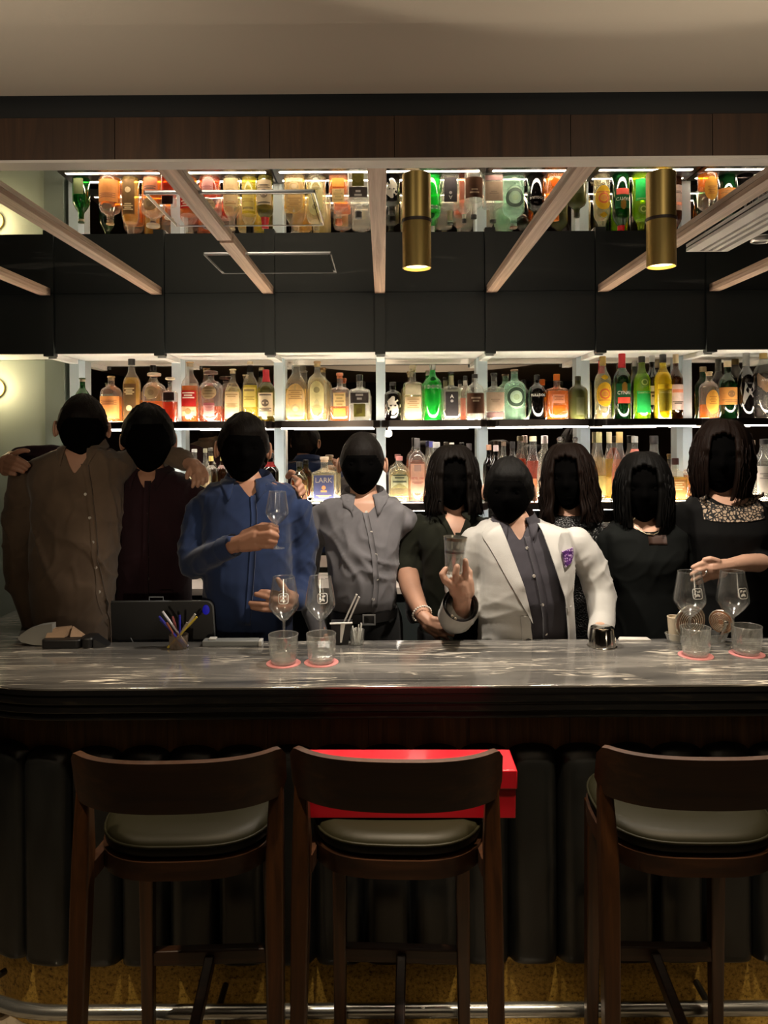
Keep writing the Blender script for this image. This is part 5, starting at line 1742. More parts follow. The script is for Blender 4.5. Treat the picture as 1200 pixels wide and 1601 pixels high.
    def hair_long(self, length, opening=0.75, flare=0.0, part_az=0.25, thick=0.07, seed=0, curl=0.0, tuck=0.0):
        """shell of long hair: from the crown, over the temples, hanging to `length` head heights below the crown"""
        H = self.H
        nu, nv = 96, 40
        fr_top = 0.62          # how low the fringe edge starts on the forehead (t of skull)

        def pt(az, s, lift):
            # s: 0 crown .. 1 tip; distance below the crown
            drop = s * length
            a = min(az, 2 * PI - az)
            strand = 0.016 * math.sin(az * 46 + seed + 2.5 * noise.noise(Vector((math.cos(az) * 6, math.sin(az) * 6, s * 5 + seed)))) + 0.034 * noise.noise(Vector((math.cos(az) * 14 + seed, math.sin(az) * 14, s * 2.2)))
            wav = curl * math.sin(drop * 16 + az * 5 + seed) * max(0, drop - 0.45)
            if drop < 0.5:
                el = math.asin(max(-1, min(1, 1 - drop * 2)))
                p = self.skull(az, el)
                rr = math.hypot(p.x, p.y)
                k = 1 + (thick + strand * 0.6 + lift) * H / max(rr, 0.06 * H)
                q = Vector((p.x * k, p.y * k, 0.5 * H - drop * H + (thick * 0.9 + lift) * H * (1 - drop * 2)))
            else:
                p = self.skull(az, 0.0)
                b = self.skull(az, 0.0)
                rr = math.hypot(b.x, b.y)
                d2 = drop - 0.5
                shape = 1 + (thick + strand + lift + wav) * H / rr + flare * d2 - tuck * d2 * d2
                q = Vector((b.x * shape, b.y * shape + (0.05 * d2 * H if a > 1 else 0), 0.5 * H - drop * H))
            return self.w(q)

        def open_at(az, s):
            a = abs((az + PI) % (2 * PI) - PI - 0.0)
            drop = s * length
            return a < opening * min(1.0, max(0.0, (drop - 0.15) / 0.07)) and drop > 0.15
        out, inn = [], []
        for j in range(nv):
            s = (j / (nv - 1))
            for i in range(nu):
                az = 2 * PI * i / nu
                sj = s * (1 + 0.09 * noise.noise(Vector((math.cos(az) * 8 + seed, math.sin(az) * 8, 3)))) if s > 0.8 else s
                out.append(pt(az, max(sj, 0.004), 0.0))
                inn.append(pt(az, max(sj, 0.004), -thick * 0.75))
        g = G()
        n = nu * nv
        fs = []
        keep = {}
        for j in range(nv - 1):
            for i in range(nu):
                azc = 2 * PI * (i + 0.5) / nu
                keep[(j, i)] = not open_at(azc, (j + 0.5) / (nv - 1))
        for j in range(nv - 1):
            for i in range(nu):
                if not keep[(j, i)]:
                    continue
                i2 = (i + 1) % nu
                a, b, c, d = j * nu + i, j * nu + i2, (j + 1) * nu + i2, (j + 1) * nu + i
                fs.append((a, d, c, b))
                fs.append((n + a, n + b, n + c, n + d))
                if j == nv - 2 or not keep[(j + 1, i)]:
                    fs.append((d, n + d, n + c, c))
                if not keep[(j, (i - 1) % nu)]:
                    fs.append((a, n + a, n + d, d))
                if not keep[(j, i2)]:
                    fs.append((b, c, n + c, n + b))
        g.add(out + inn, fs)
        rnd = random.Random(seed * 7 + 1)
        for _ in range(110):          # loose strands over the shell and past its hem
            az = opening + 0.12 + rnd.random() * (2 * PI - 2 * opening - 0.24)
            s0, s1 = rnd.uniform(0.15, 0.5), rnd.uniform(0.92, 1.12)
            w_, ph = rnd.uniform(-0.10, 0.10), rnd.random() * 6
            li = rnd.uniform(0.0, 0.030)
            P_ = [pt((az + w_ * q / 9 + 0.03 * math.sin(q * 0.9 + ph)) % (2 * PI), s0 + (s1 - s0) * q / 9, li * (0.4 + q / 9)) for q in range(10)]
            g.tube(P_, [0.0024] * 8 + [0.0018, 0.0006], 5)
        return g


def J(D0, *pts):
    """joint list from (px, py, depth offset, radius)"""
    return [(at(px, py, D0 + dd), r) for (px, py, dd, r) in pts]


def hand_geo(D0, palm, fingers, n=10):
    g = G()
    for ch in palm:
        g.chain(J(D0, *ch), n)
    for ch in fingers:
        g.chain(J(D0, *ch), n)
    return remesh(g, 0.0034, 3)


def rayhit(bvh, x, z, y0=0.5):
    h = bvh.ray_cast(Vector((x, y0, z)), Vector((0, 1, 0)))
    return h[0], h[1]


def drape(bvh, edgeA, edgeB, D, n=16, m=4, lift=0.003, thick=0.0025):
    """thin cloth strip between two picture polylines, laid on a surface"""
    def sample(pl, t):
        L_ = [0]
        for a, b in zip(pl[:-1], pl[1:]):
            L_.append(L_[-1] + math.hypot(b[0] - a[0], b[1] - a[1]))
        s = t * L_[-1]
        for i in range(len(pl) - 1):
            if s <= L_[i + 1] + 1e-9:
                f = (s - L_[i]) / max(1e-9, L_[i + 1] - L_[i])
                return (pl[i][0] + (pl[i + 1][0] - pl[i][0]) * f, pl[i][1] + (pl[i + 1][1] - pl[i][1]) * f)
        return pl[-1]
    top, bot = [], []
    last = D - 0.1
    for j in range(n):
        A, B = sample(edgeA, j / (n - 1)), sample(edgeB, j / (n - 1))
        for i in range(m):
            u = i / (m - 1)
            P = at(A[0] + (B[0] - A[0]) * u, A[1] + (B[1] - A[1]) * u, D)
            h, nn = rayhit(bvh, P.x, P.z)
            y = h.y if h is not None and abs(h.y - D) < 0.5 else last
            last = y
            edge = 0.0 if 0 < i < m - 1 else 0.0
            top.append((P.x, y - lift - thick + edge, P.z))
            bot.append((P.x, y - lift * 0.2 + 0.004, P.z))
    g = G()
    N_ = n * m
    fs = []
    for j in range(n - 1):
        for i in range(m - 1):
            a = j * m + i
            fs.append((a, a + 1, a + m + 1, a + m))
            fs.append((N_ + a + 1, N_ + a, N_ + a + m, N_ + a + m + 1))
    for j in range(n - 1):
        a = j * m
        fs.append((a + m, a, N_ + a, N_ + a + m))
        a = j * m + m - 1
        fs.append((a, a + m, N_ + a + m, N_ + a))
    for i in range(m - 1):
        fs.append((i, i + 1, N_ + i + 1, N_ + i)[::-1])
        a = (n - 1) * m + i
        fs.append((a, a + 1, N_ + a + 1, N_ + a))
    g.add(top + bot, fs)
    return g


def smooth_rows(rows, k=3):
    """denser rows by cubic-ish interpolation"""
    out = []
    for a, b in zip(rows[:-1], rows[1:]):
        for i in range(k):
            f = i / k
            out.append(tuple(p + (q - p) * f for p, q in zip(a, b)))
    out.append(rows[-1])
    return out


FLOOR_Z = 0.12


def person(label, D, torso, head, skin, cloth, arms_c, arms_s, hands=(), neck=None, hair=None, legs=None, cloth_name='shirt', legmat=None, voxel=0.0075,
           wrinkle=0.0085, wscale=(9, 9, 5), seed=0.0, long_dress=False, neck_r=0.056, vneck=None, round_neck=None):
    """arms_c: clothed arm chains, arms_s: bare arm chains (list of joint lists); returns root, cloth BVH, cloth object"""
    hipz = at(0, torso[-1][0], D).z
    cxh = (torso[-1][1] + torso[-1][2]) / 2
    hip = at(cxh, torso[-1][0], D)
    root = thing('person', label, 'person', (hip.x, D, FLOOR_Z), 0, 'people behind the bar')
    tor = smooth_rows(torso, 3)
    # clothing of the upper body
    g = G()
    g.add(*rings(tor, D))
    for ch in arms_c:
        g.chain(ch, 14)
    c = remesh(g, voxel, 4, wrinkle, wscale, seed)
    bvh = BVHTree.FromPolygons([Vector(p) for p in c.v], c.f)
    # open the neckline
    def cut(q):
        if c_.y > D + 0.01:
            return False
        px, py = CX + c_.x * FPX / D, CY - (c_.z - ZC) * FPX / D
        px += (py - CY) * ROLL
        py -= (px - CX) * ROLL
        if vneck:
            x0, y0, w0, y1 = vneck
            return y0 - 12 < py < y1 and abs(px - x0) < w0 * (y1 - py) / (y1 - y0)
        x0, y0, a0, b0 = round_neck
        return ((px - x0) / a0) ** 2 + ((py - y0) / b0) ** 2 < 1
    if vneck or round_neck:
        kf = []
        for q in c.f:
            c_ = sum((Vector(c.v[i]) for i in q), Vector()) / len(q)
            if not cut(q):
                kf.append(q)
        c.f = kf
        c.m = [0] * len(kf)
        soften_edge(c)
    # one continuous body under it: trunk, neck, arms and legs
    g = G()
    g.add(*rings(tor[1:], D, -0.008, 0.955))
    for ch in arms_c:
        g.chain([(p, r * 0.72) for p, r in ch], 12)
    for ch in arms_s:
        g.chain(ch, 14)
    nb = at((torso[0][1] + torso[0][2]) / 2, torso[0][0] + 14, D)
    nt = head.w((0, 0.08 * head.H, -0.30 * head.H))
    g.chain([(nb + Vector((0, 0.01, -0.03)), neck_r * 1.08), (nb + Vector((0, 0.01, 0.02)), neck_r), (nt, neck_r * 0.93)], 16)
    hw = (at(torso[-1][2], torso[-1][0], D).x - at(torso[-1][1], torso[-1][0], D).x) / 2
    for s in (-1, 1):
        g.chain([(Vector((hip.x + s * hw * 0.45, D, hip.z)), 0.075), (Vector((hip.x + s * 0.10, D - 0.01, FLOOR_Z + 0.45)), 0.055), (Vector((hip.x + s * 0.11, D + 0.02, FLOOR_Z + 0.08)), 0.040),
                 (Vector((hip.x + s * 0.12, D - 0.10, FLOOR_Z + 0.034)), 0.032)], 12)
    b = remesh(g, 0.0085, 4)
    merge(b, head.geo(), 1)
    if hair != 'cover':
        merge(b, head.ears(), 0)
    for h in hands:
        merge(b, h, 0)
    part('body', b, [skin, M_face], root, 4, world=True)
    co = part(cloth_name, c, cloth, root, 4, world=True)
    if legmat is not None:
        g = G()
        if long_dress:
            rr = [tuple(torso[-1])]
            w0 = (torso[-1][2] - torso[-1][1])
            py1 = CY + (ZC - 0.55) * FPX / D
            rr.append((py1, torso[-1][1] - 6, torso[-1][2] + 6, torso[-1][3] + 0.02, 0))
            g.add(*rings(smooth_rows(rr, 5), D))
        else:
            pelvis = [(torso[-1][0] - 40, *torso[-1][1:]), torso[-1], (torso[-1][0] + 50, torso[-1][1] + 2, torso[-1][2] - 2, torso[-1][3] * 0.98, 0)]
            g.add(*rings(smooth_rows(pelvis, 3), D, -0.004))
            for s in (-1, 1):
                g.chain([(Vector((hip.x + s * hw * 0.46, D, hip.z - 0.06)), 0.098), (Vector((hip.x + s * 0.10, D - 0.01, FLOOR_Z + 0.45)), 0.075), (Vector((hip.x + s * 0.11, D + 0.02, FLOOR_Z + 0.09)), 0.062)], 12)
        part('skirt' if long_dress else 'trousers', remesh(g, 0.012, 3), legmat, root, 4, world=True)
    return root, bvh, co


def buttons(root, bvh, pts, D, mat, r=0.0055):
    for (px, py) in pts:
        P = at(px, py, D)
        h, nn = rayhit(bvh, P.x, P.z)
        if h is None:
            continue
        part('button', G().tube([tuple(h + Vector((0, -0.0015, 0))), tuple(h + Vector((0, -0.0050, 0)))], r, 12), mat, root, world=True)


def collar(root, bvh, D, row, mat, spread=0.36, drop=0.030, point=0.092, rise=0.034, gap=0.42, wide=1.0):
    """turned-down shirt collar standing on the neck ring `row` of the torso, its leaves resting on the shoulders"""
    A_, B_ = at(row[1], row[0], D), at(row[2], row[0], D)
    c = (A_ + B_) / 2 + Vector((0, row[4], 0.006))
    rx, ry = ((B_ - A_).length / 2 + 0.010) * wide, row[3] * 0.98

    def f(u, v):
        az = -PI + gap + (2 * PI - 2 * gap) * u        # 0 = nape, ends at the throat
        ends = abs(2 * u - 1) ** 6
        x, y = math.sin(az), math.cos(az)
        if v < 0.30:
            q = v / 0.30
            r_, z = 1.0 - 0.08 * q, -0.02 + (rise + 0.02) * q
        else:
            q = (v - 0.30) / 0.70
            r_ = 0.92 + (0.14 + spread * (0.15 + 0.85 * ends)) * q
            z = rise - q * (drop + (point - drop) * ends)
        z -= 0.034 * (1 - math.cos(az)) * 0.5           # lower at the throat
        P = Vector((c.x + rx * r_ * x, c.y + ry * r_ * y, c.z + z))
        if v >= 0.30:
            loc, nn, _i, _d = bvh.find_nearest(P)
            if loc is not None and (P - loc).dot(nn) < 0.005:
                P = loc + nn * 0.005
        return tuple(P)
    g = G()
    g.grid(f, 41, 10)
    o = part('collar', g, mat, root, 1.0, world=True)
    s = o.modifiers.new('thickness', 'SOLIDIFY')
    s.thickness = 0.003
    s.offset = 0
    return o


M_btn = plain('pearl_button', (0.62, 0.58, 0.52), 0.35)
M_dkbtn = plain('dark_button', (0.03, 0.03, 0.03), 0.35)
HB = hair_mat('dark_brown_hair', (0.0055, 0.0034, 0.0023))
HK = hair_mat('black_hair', (0.003, 0.0026, 0.0023))
HC = hair_mat('chestnut_hair', (0.009, 0.004, 0.0024))

# ---------------------------------------------------------------- 1: man in the taupe shirt
D = 2.86
C1 = fabric('taupe_cotton', (0.120, 0.082, 0.056), 0.92, 900, 0.3)
h = Head(129, 618, 722, D, 0.05, 0.03)
tor = [(697, 102, 158, 0.070, 0.02), (705, 74, 176, 0.095, 0.02), (717, 46, 190, 0.110, 0.02), (745, 42, 192, 0.122, 0.01), (790, 54, 190, 0.135, 0), (850, 56, 186, 0.150, -0.02), (910, 58, 182, 0.155, -0.03), (960, 60, 178, 0.150, -0.02), (1010, 60, 176, 0.140, 0)]
arm_r = J(D, (42, 748, 0.02, 0.074), (30, 825, 0.02, 0.066), (28, 890, 0.0, 0.059), (46, 950, -0.06, 0.050), (58, 995, -0.09, 0.042))
arm_l = J(D, (178, 735, 0.04, 0.066), (205, 720, 0.16, 0.056), (250, 712, 0.20, 0.048), (285, 719, 0.15, 0.043), (293, 724, 0.12, 0.036))
hl = hand_geo(D, [[(292, 724, 0.12, 0.026), (304, 728, 0.08, 0.028), (312, 736, 0.05, 0.026)], [(300, 735, 0.08, 0.022), (306, 744, 0.05, 0.02)]],
              [[(317, 731, 0.06, 0.011), (323, 742, 0.04, 0.0095), (323, 752, 0.03, 0.008)], [(314, 737, 0.04, 0.0105), (318, 748, 0.02, 0.0095), (317, 757, 0.02, 0.008)],
               [(309, 741, 0.03, 0.0105), (311, 752, 0.01, 0.0095), (309, 760, 0.01, 0.008)], [(303, 744, 0.03, 0.010), (303, 754, 0.015, 0.009), (301, 761, 0.015, 0.0075)],
               [(297, 733, 0.06, 0.011), (293, 741, 0.04, 0.010), (292, 747, 0.03, 0.008)]])
r, bv, co = person('man in an open taupe shirt at the far left, arm round his neighbour', D, tor, h, M_skin['b'], C1, [arm_r, arm_l], [], [hl], legmat=fabric('dark_trousers', (0.012, 0.012, 0.014)), wrinkle=0.017, seed=1.3, vneck=(133, 706, 20, 742))
part('hair', h.hair_short(0.30, -0.15, -0.5, 0.035, 1), hair_mat('receding_hair', (0.007, 0.0042, 0.003)), r, 4, world=True)
collar(r, bv, D, tor[0], C1)
part('placket', drape(bv, [(142, 724), (152, 760), (160, 800), (166, 850), (171, 900), (174, 960), (176, 1000)], [(152, 722), (160, 760), (167, 800), (172, 850), (176, 900), (178, 960), (179, 1000)], D, 24, 3), C1, r, 4, world=True)
buttons(r, bv, [(152, 769), (160, 804), (166, 840), (170, 878), (174, 915)], D, M_btn)

# ---------------------------------------------------------------- 2: man in burgundy
D = 2.99
C2 = fabric('burgundy_cotton', (0.018, 0.006, 0.009), 0.92, 900, 0.3, 0.18, 0.03)
h = Head(232, 636, 742, D, 0.0, -0.02)
tor = [(735, 208, 262, 0.066, 0.02), (743, 186, 288, 0.09, 0.02), (755, 174, 302, 0.105, 0.02), (790, 176, 303, 0.115, 0.01), (850, 178, 301, 0.12, 0), (920, 180, 299, 0.12, 0), (990, 180, 297, 0.125, 0), (1030, 180, 297, 0.12, 0)]
arm_r = J(D, (182, 746, 0.03, 0.060), (140, 722, 0.10, 0.054), (80, 712, 0.08, 0.047), (30, 714, -0.02, 0.042))
arm_l = J(D, (290, 772, 0.03, 0.060), (345, 800, 0.06, 0.054), (410, 802, 0.06, 0.046), (448, 780, 0.03, 0.036))
Dh = 2.78
hr = hand_geo(Dh, [[(18, 716, 0.12, 0.028), (10, 722, 0.05, 0.028), (10, 734, 0.03, 0.026)]],
              [[(14, 714, 0.01, 0.0115), (28, 717, -0.02, 0.0105), (39, 723, -0.02, 0.0095), (45, 728, -0.015, 0.0085)], [(10, 721, 0.0, 0.0115), (24, 725, -0.03, 0.0105), (35, 729, -0.03, 0.0095), (41, 733, -0.025, 0.0085)],
               [(8, 729, 0.0, 0.011), (20, 732, -0.03, 0.010), (30, 735, -0.03, 0.0092), (36, 738, -0.025, 0.008)], [(8, 737, 0.0, 0.010), (16, 740, -0.025, 0.009), (24, 742, -0.025, 0.0075)],
               [(18, 712, 0.05, 0.012), (29, 706, 0.03, 0.011), (38, 704, 0.03, 0.0095), (44, 705, 0.03, 0.008)]])
hl = hand_geo(2.83, [[(446, 778, 0.16, 0.026), (456, 768, 0.11, 0.025), (463, 768, 0.08, 0.022)]],
              [[(460, 747, 0.04, 0.011), (468, 752, -0.01, 0.0105), (463, 758, -0.03, 0.009)], [(464, 754, 0.04, 0.011), (472, 760, -0.01, 0.0105), (466, 767, -0.03, 0.009)],
               [(467, 762, 0.04, 0.0105), (475, 768, -0.01, 0.010), (469, 774, -0.03, 0.0085)], [(469, 770, 0.04, 0.0095), (476, 776, -0.0, 0.009), (473, 783, -0.02, 0.0078)],
               [(450, 745, 0.06, 0.012), (454, 738, 0.03, 0.011), (459, 739, 0.015, 0.009)]])
r, bv, co = person('man in a dark burgundy shirt, second from the left', D, tor, h, M_skin['a'], C2, [arm_r, arm_l], [], [hr, hl], legmat=fabric('dark_trousers', (0.012, 0.012, 0.014)), seed=4.1, vneck=(238, 742, 15, 766))
part('hair', h.hair_short(0.50, -0.2, -0.6, 0.075, 5), HK, r, 4, world=True)
collar(r, bv, D, tor[0], C2)
part('placket', drape(bv, [(236, 750), (238, 800), (239, 860), (240, 920), (241, 990)], [(245, 750), (246, 800), (247, 860), (247, 920), (248, 990)], D, 20, 3), C2, r, 4, world=True)
buttons(r, bv, [(243, 800), (244, 831), (245, 863), (246, 896), (246, 930)], D, plain('brown_button', (0.06, 0.045, 0.04), 0.4))

# ---------------------------------------------------------------- 3: man in blue holding a glass
D = 2.80
C3 = fabric('royal_blue_cotton', (0.016, 0.030, 0.085), 0.85, 900, 0.3)
h = Head(380, 648, 757, D, 0.06, 0.04)
tor = [(750, 354, 420, 0.070, 0.02), (758, 324, 452, 0.095, 0.02), (772, 306, 466, 0.110, 0.02), (806, 314, 458, 0.122, 0.01), (850, 320, 457, 0.138, -0.01), (900, 322, 458, 0.148, -0.02), (950, 322, 459, 0.145, -0.02), (985, 322, 458, 0.138, 0), (1010, 322, 456, 0.13, 0)]
arm_r = J(D, (315, 798, 0.02, 0.064), (304, 845, 0.0, 0.060), (304, 882, -0.05, 0.055), (335, 866, -0.17, 0.048), (362, 853, -0.23, 0.040))
arm_l = J(D, (460, 798, 0.03, 0.062), (474, 850, 0.06, 0.058), (472, 910, 0.04, 0.053), (470, 938, -0.06, 0.045), (464, 940, -0.12, 0.040))
Dg = 2.53
fore = J(Dg, (352, 858, 0.05, 0.034), (372, 850, 0.02, 0.029), (382, 846, 0.01, 0.029))
hr = hand_geo(Dg, [[(364, 853, 0.03, 0.030), (384, 846, 0.01, 0.030), (402, 838, 0.0, 0.031)], [(380, 852, 0.01, 0.026), (402, 850, 0.0, 0.026)], [(384, 838, 0.02, 0.024), (404, 830, 0.005, 0.024)]],
              [[(406, 826, -0.01, 0.0125), (422, 823, -0.022, 0.0118), (431, 827, -0.012, 0.0105), (433, 832, 0.012, 0.009)], [(406, 836, -0.02, 0.0125), (422, 834, -0.030, 0.0118), (432, 838, -0.016, 0.0105), (432, 842, 0.012, 0.009)],
               [(405, 845, -0.018, 0.012), (420, 845, -0.028, 0.0112), (430, 847, -0.014, 0.010), (429, 850, 0.012, 0.009)], [(403, 853, -0.012, 0.011), (416, 854, -0.020, 0.0102), (425, 854, -0.010, 0.009), (424, 855, 0.010, 0.008)],
               [(392, 832, 0.03, 0.014), (410, 822, 0.035, 0.0125), (424, 822, 0.030, 0.011), (432, 824, 0.024, 0.009)]])
hl = hand_geo(2.62, [[(462, 938, 0.06, 0.028), (448, 934, 0.02, 0.030), (432, 938, 0.0, 0.026)], [(448, 946, 0.02, 0.026), (434, 948, 0.0, 0.024)]],
              [[(432, 928, 0.0, 0.0115), (418, 926, -0.01, 0.0105), (408, 925, -0.005, 0.009)], [(428, 936, 0.0, 0.0118), (414, 932, -0.015, 0.0108), (400, 929, -0.01, 0.0092)],
               [(428, 945, 0.0, 0.0118), (408, 944, -0.015, 0.0108), (391, 943, -0.01, 0.0092)], [(430, 953, 0.0, 0.011), (412, 953, -0.012, 0.010), (394, 950, -0.008, 0.0085)],
               [(448, 926, 0.0, 0.013), (440, 914, -0.015, 0.012), (434, 906, -0.015, 0.0095)]])
r, bv, co = person('man in a royal blue shirt raising a wine glass', D, tor, h, M_skin['a'], C3, [arm_r, arm_l], [fore], [hr, hl], legmat=fabric('dark_trousers', (0.012, 0.012, 0.014)), seed=7.7, wrinkle=0.014, vneck=(398, 760, 15, 776))
part('hair', h.hair_short(0.42, -0.15, -0.55, 0.05, 9), HB, r, 4, world=True)
collar(r, bv, D, tor[0], C3)
part('placket', drape(bv, [(398, 772), (401, 800), (402, 850), (400, 900), (396, 960)], [(406, 772), (409, 800), (410, 850), (408, 900), (404, 960)], D, 22, 3), C3, r, 4, world=True)
ax = (fore[1][0] - fore[0][0]).normalized()
part('cuff', G().tube([at(352, 858, Dg + 0.055) - ax * 0.012, at(358, 855.5, Dg + 0.045), at(366, 852, Dg + 0.03)], [0.043, 0.042, 0.040], 24, caps=False), C3, r, 4, world=True)
wg = wine_glass('wine glass raised in the hand of the man in blue', tuple(at(431.5, 857, Dg + 0.004)), False, 0.80, (0, 0.03, 0))
wg['group'] = 'wine glasses'

# ---------------------------------------------------------------- 4: man in grey
D = 2.92
C4 = fabric('grey_cotton', (0.125, 0.120, 0.130), 0.9, 900, 0.3)
h = Head(566, 677, 776, D, -0.04, 0.0)
tor = [(774, 539, 599, 0.070, 0.02), (782, 512, 622, 0.095, 0.02), (796, 494, 636, 0.108, 0.02), (825, 504, 627, 0.120, 0.0), (860, 510, 623, 0.138, -0.02), (900, 513, 621, 0.148, -0.03), (930, 515, 620, 0.145, -0.03), (946, 517, 618, 0.138, -0.02)]
arm_r = J(D, (500, 815, 0.02, 0.058), (482, 860, 0.03, 0.055), (478, 915, 0.0, 0.048), (492, 965, -0.06, 0.042), (500, 990, -0.08, 0.036))
arm_l = J(D, (628, 816, 0.03, 0.056), (642, 850, 0.08, 0.052), (648, 905, 0.10, 0.046), (650, 960, 0.08, 0.040))
hr = hand_geo(2.84, [[(500, 985, 0.0, 0.028), (503, 1005, 0.0, 0.03)]], [[(498 + 5 * i, 1008, 0.0, 0.0105), (499 + 5 * i, 1026, -0.01, 0.0095), (499 + 5 * i, 1040 - 4 * abs(i - 1.5), -0.005, 0.008)] for i in range(4)] + [[(508, 995, -0.02, 0.012), (514, 1010, -0.03, 0.011), (515, 1022, -0.03, 0.009)]])
TR4 = fabric('black_trousers', (0.008, 0.008, 0.009))
r, bv, co = person('man in a grey shirt and black belt in the middle', D, tor, h, M_skin['b'], C4, [arm_r, arm_l], [], [hr], legmat=TR4, seed=2.9, wrinkle=0.015, vneck=(572, 782, 22, 802))
part('hair', h.hair_short(0.34, -0.1, -0.5, 0.030, 3), hair_mat('grey_brown_hair', (0.008, 0.006, 0.005)), r, 4, world=True)
collar(r, bv, D, tor[0], C4)
part('placket', drape(bv, [(568, 798), (576, 830), (582, 860), (585, 900), (582, 935)], [(576, 798), (584, 830), (590, 860), (593, 900), (590, 935)], D, 22, 3), C4, r, 4, world=True)
buttons(r, bv, [(573, 797), (581, 826), (588, 858), (590, 892), (584, 922)], D, M_btn)
bz = at(566, 952, D)
g = G().lathe([(1, -0.017), (1, 0.017)], 40, tuple(bz), False, False, shape=lambda q, th, z: (0.140 * math.cos(th), -0.02 + 0.146 * math.sin(th)))
bl = part('belt', g, plain('belt_leather', (0.012, 0.011, 0.011), 0.35), r, 4, world=True)
bx = at(578, 952, D)
g = G()
for (a0, c0, a1, c1) in ((-0.024, -0.020, 0.024, -0.015), (-0.024, 0.015, 0.024, 0.020), (-0.024, -0.015, -0.019, 0.015), (0.019, -0.015, 0.024, 0.015)):
    g.box((bx.x + a0, D - 0.174, bx.z + c0), (bx.x + a1, D - 0.168, bx.z + c1))
part('buckle', g, M_chrome, r, world=True)

# ---------------------------------------------------------------- 5: woman in olive
D = 2.94
C5 = fabric('olive_black_cotton', (0.010, 0.011, 0.006), 0.9, 900, 0.3, 0.18, 0.03)
h = Head(708, 702, 799, D, 0.08, 0.0)
tor = [(801, 684, 734, 0.060, 0.02), (808, 666, 752, 0.082, 0.02), (820, 650, 766, 0.098, 0.01), (850, 654, 760, 0.112, -0.01), (890, 658, 757, 0.112, -0.01), (940, 658, 760, 0.112, 0), (1000, 652, 768, 0.118, 0), (1020, 650, 768, 0.118, 0)]
arm_r = J(D, (650, 825, 0.02, 0.056), (636, 870, 0.02, 0.052), (636, 898, -0.02, 0.050))
arm_l = J(D, (762, 828, 0.04, 0.054), (775, 880, 0.08, 0.048), (775, 950, 0.06, 0.042))
fo = J(D, (636, 895, -0.02, 0.046), (642, 920, -0.10, 0.042), (655, 950, -0.20, 0.033), (664, 968, -0.26, 0.027))
hr = hand_geo(2.66, [[(661, 964, 0.02, 0.026), (672, 974, 0.0, 0.028), (686, 980, -0.01, 0.028)], [(668, 978, 0.0, 0.022), (682, 988, 0.0, 0.022)]],
              [[(690, 975, -0.01, 0.0118), (702, 979, -0.02, 0.0108), (708, 985, -0.01, 0.0092)], [(688, 982, -0.015, 0.0112), (700, 988, -0.02, 0.0102), (707, 993, -0.01, 0.0085)],
               [(684, 988, -0.012, 0.0108), (693, 994, -0.015, 0.0098), (699, 999, -0.005, 0.008)], [(676, 989, -0.005, 0.010), (682, 996, -0.008, 0.009), (686, 1001, 0.0, 0.0075)],
               [(676, 968, -0.015, 0.012), (690, 970, -0.02, 0.011), (700, 975, -0.015, 0.009)]])
r, bv, co = person('woman in a dark olive shirt with a pearl bracelet', D, tor, h, M_skin['b'], C5, [arm_r, arm_l], [fo], [hr], hair='cover', legmat=TR4, seed=8.3, neck_r=0.048, vneck=(710, 806, 16, 838))
part('hair', h.hair_long(1.02, 0.55, 0.10, thick=0.085, seed=3, curl=0.03), HB, r, 4, world=True)
collar(r, bv, D, tor[0], C5)
part('placket', drape(bv, [(708, 828), (706, 860), (704, 920), (704, 990)], [(716, 828), (714, 860), (712, 920), (712, 990)], D, 20, 3), C5, r, 4, world=True)
cb_ = at(659.5, 960, 2.685)
axd = (fo[3][0] - fo[2][0]).normalized()
s1 = axd.orthogonal().normalized()
s2 = axd.cross(s1)
br_ = thing('bracelet', 'pearl bracelet on the wrist of the woman in olive', 'bracelet', tuple(cb_))
for k in range(24):
    t_ = 2 * PI * k / 24
    q = (s1 * math.cos(t_) + s2 * math.sin(t_)) * 0.0345
    part('pearl', G().ball(tuple(q), 0.0043, 8, 6), plain('pearl', (0.78, 0.70, 0.62), 0.25), br_, 4)

# ---------------------------------------------------------------- 7: woman with long black hair, sequined dress
D = 3.02
m, nt, N, L, p = nodes('sequined_black')
vo = N.new('ShaderNodeTexVoronoi')
vo.inputs['Scale'].default_value = 150
L.new(coords(N, L), vo.inputs['Vector'])
L.new(ramp(N, L, vo.outputs['Color'], [(0.93, (0.004, 0.004, 0.004)), (0.97, (0.22, 0.22, 0.22))]), p.inputs['Base Color'])
L.new(ramp(N, L, vo.outputs['Color'], [(0.93, (0, 0, 0)), (0.97, (1, 1, 1))]), p.inputs['Metallic'])
p.inputs['Roughness'].default_value = 0.35
bump(N, L, p, vo.outputs['Distance'], 0.8, 0.004)
C7 = m
h = Head(888, 699, 798, D, -0.12, -0.03)
tor = [(804, 866, 916, 0.06, 0.02), (811, 848, 936, 0.08, 0.02), (824, 836, 952, 0.098, 0.01), (860, 842, 952, 0.11, -0.01), (910, 854, 948, 0.10, 0), (960, 854, 960, 0.11, 0), (1010, 850, 974, 0.12, 0)]
arm_r = J(D, (842, 835, 0.03, 0.050), (838, 900, 0.06, 0.044), (845, 970, 0.04, 0.038))
arm_l = J(D, (950, 835, 0.02, 0.050), (968, 890, 0.02, 0.044), (976, 950, 0.0, 0.040), (968, 1000, -0.06, 0.034))
r, bv, co = person('woman with long dark hair and a sequined black dress behind the blazer', D, tor, h, M_skin['b'], C7, [arm_r, arm_l], [], [], hair='cover', cloth_name='dress', legmat=C7, long_dress=True, seed=5.5, neck_r=0.046)
part('hair', h.hair_long(1.16, 0.5, 0.22, thick=0.085, seed=8, curl=0.05), HC, r, 4, world=True)

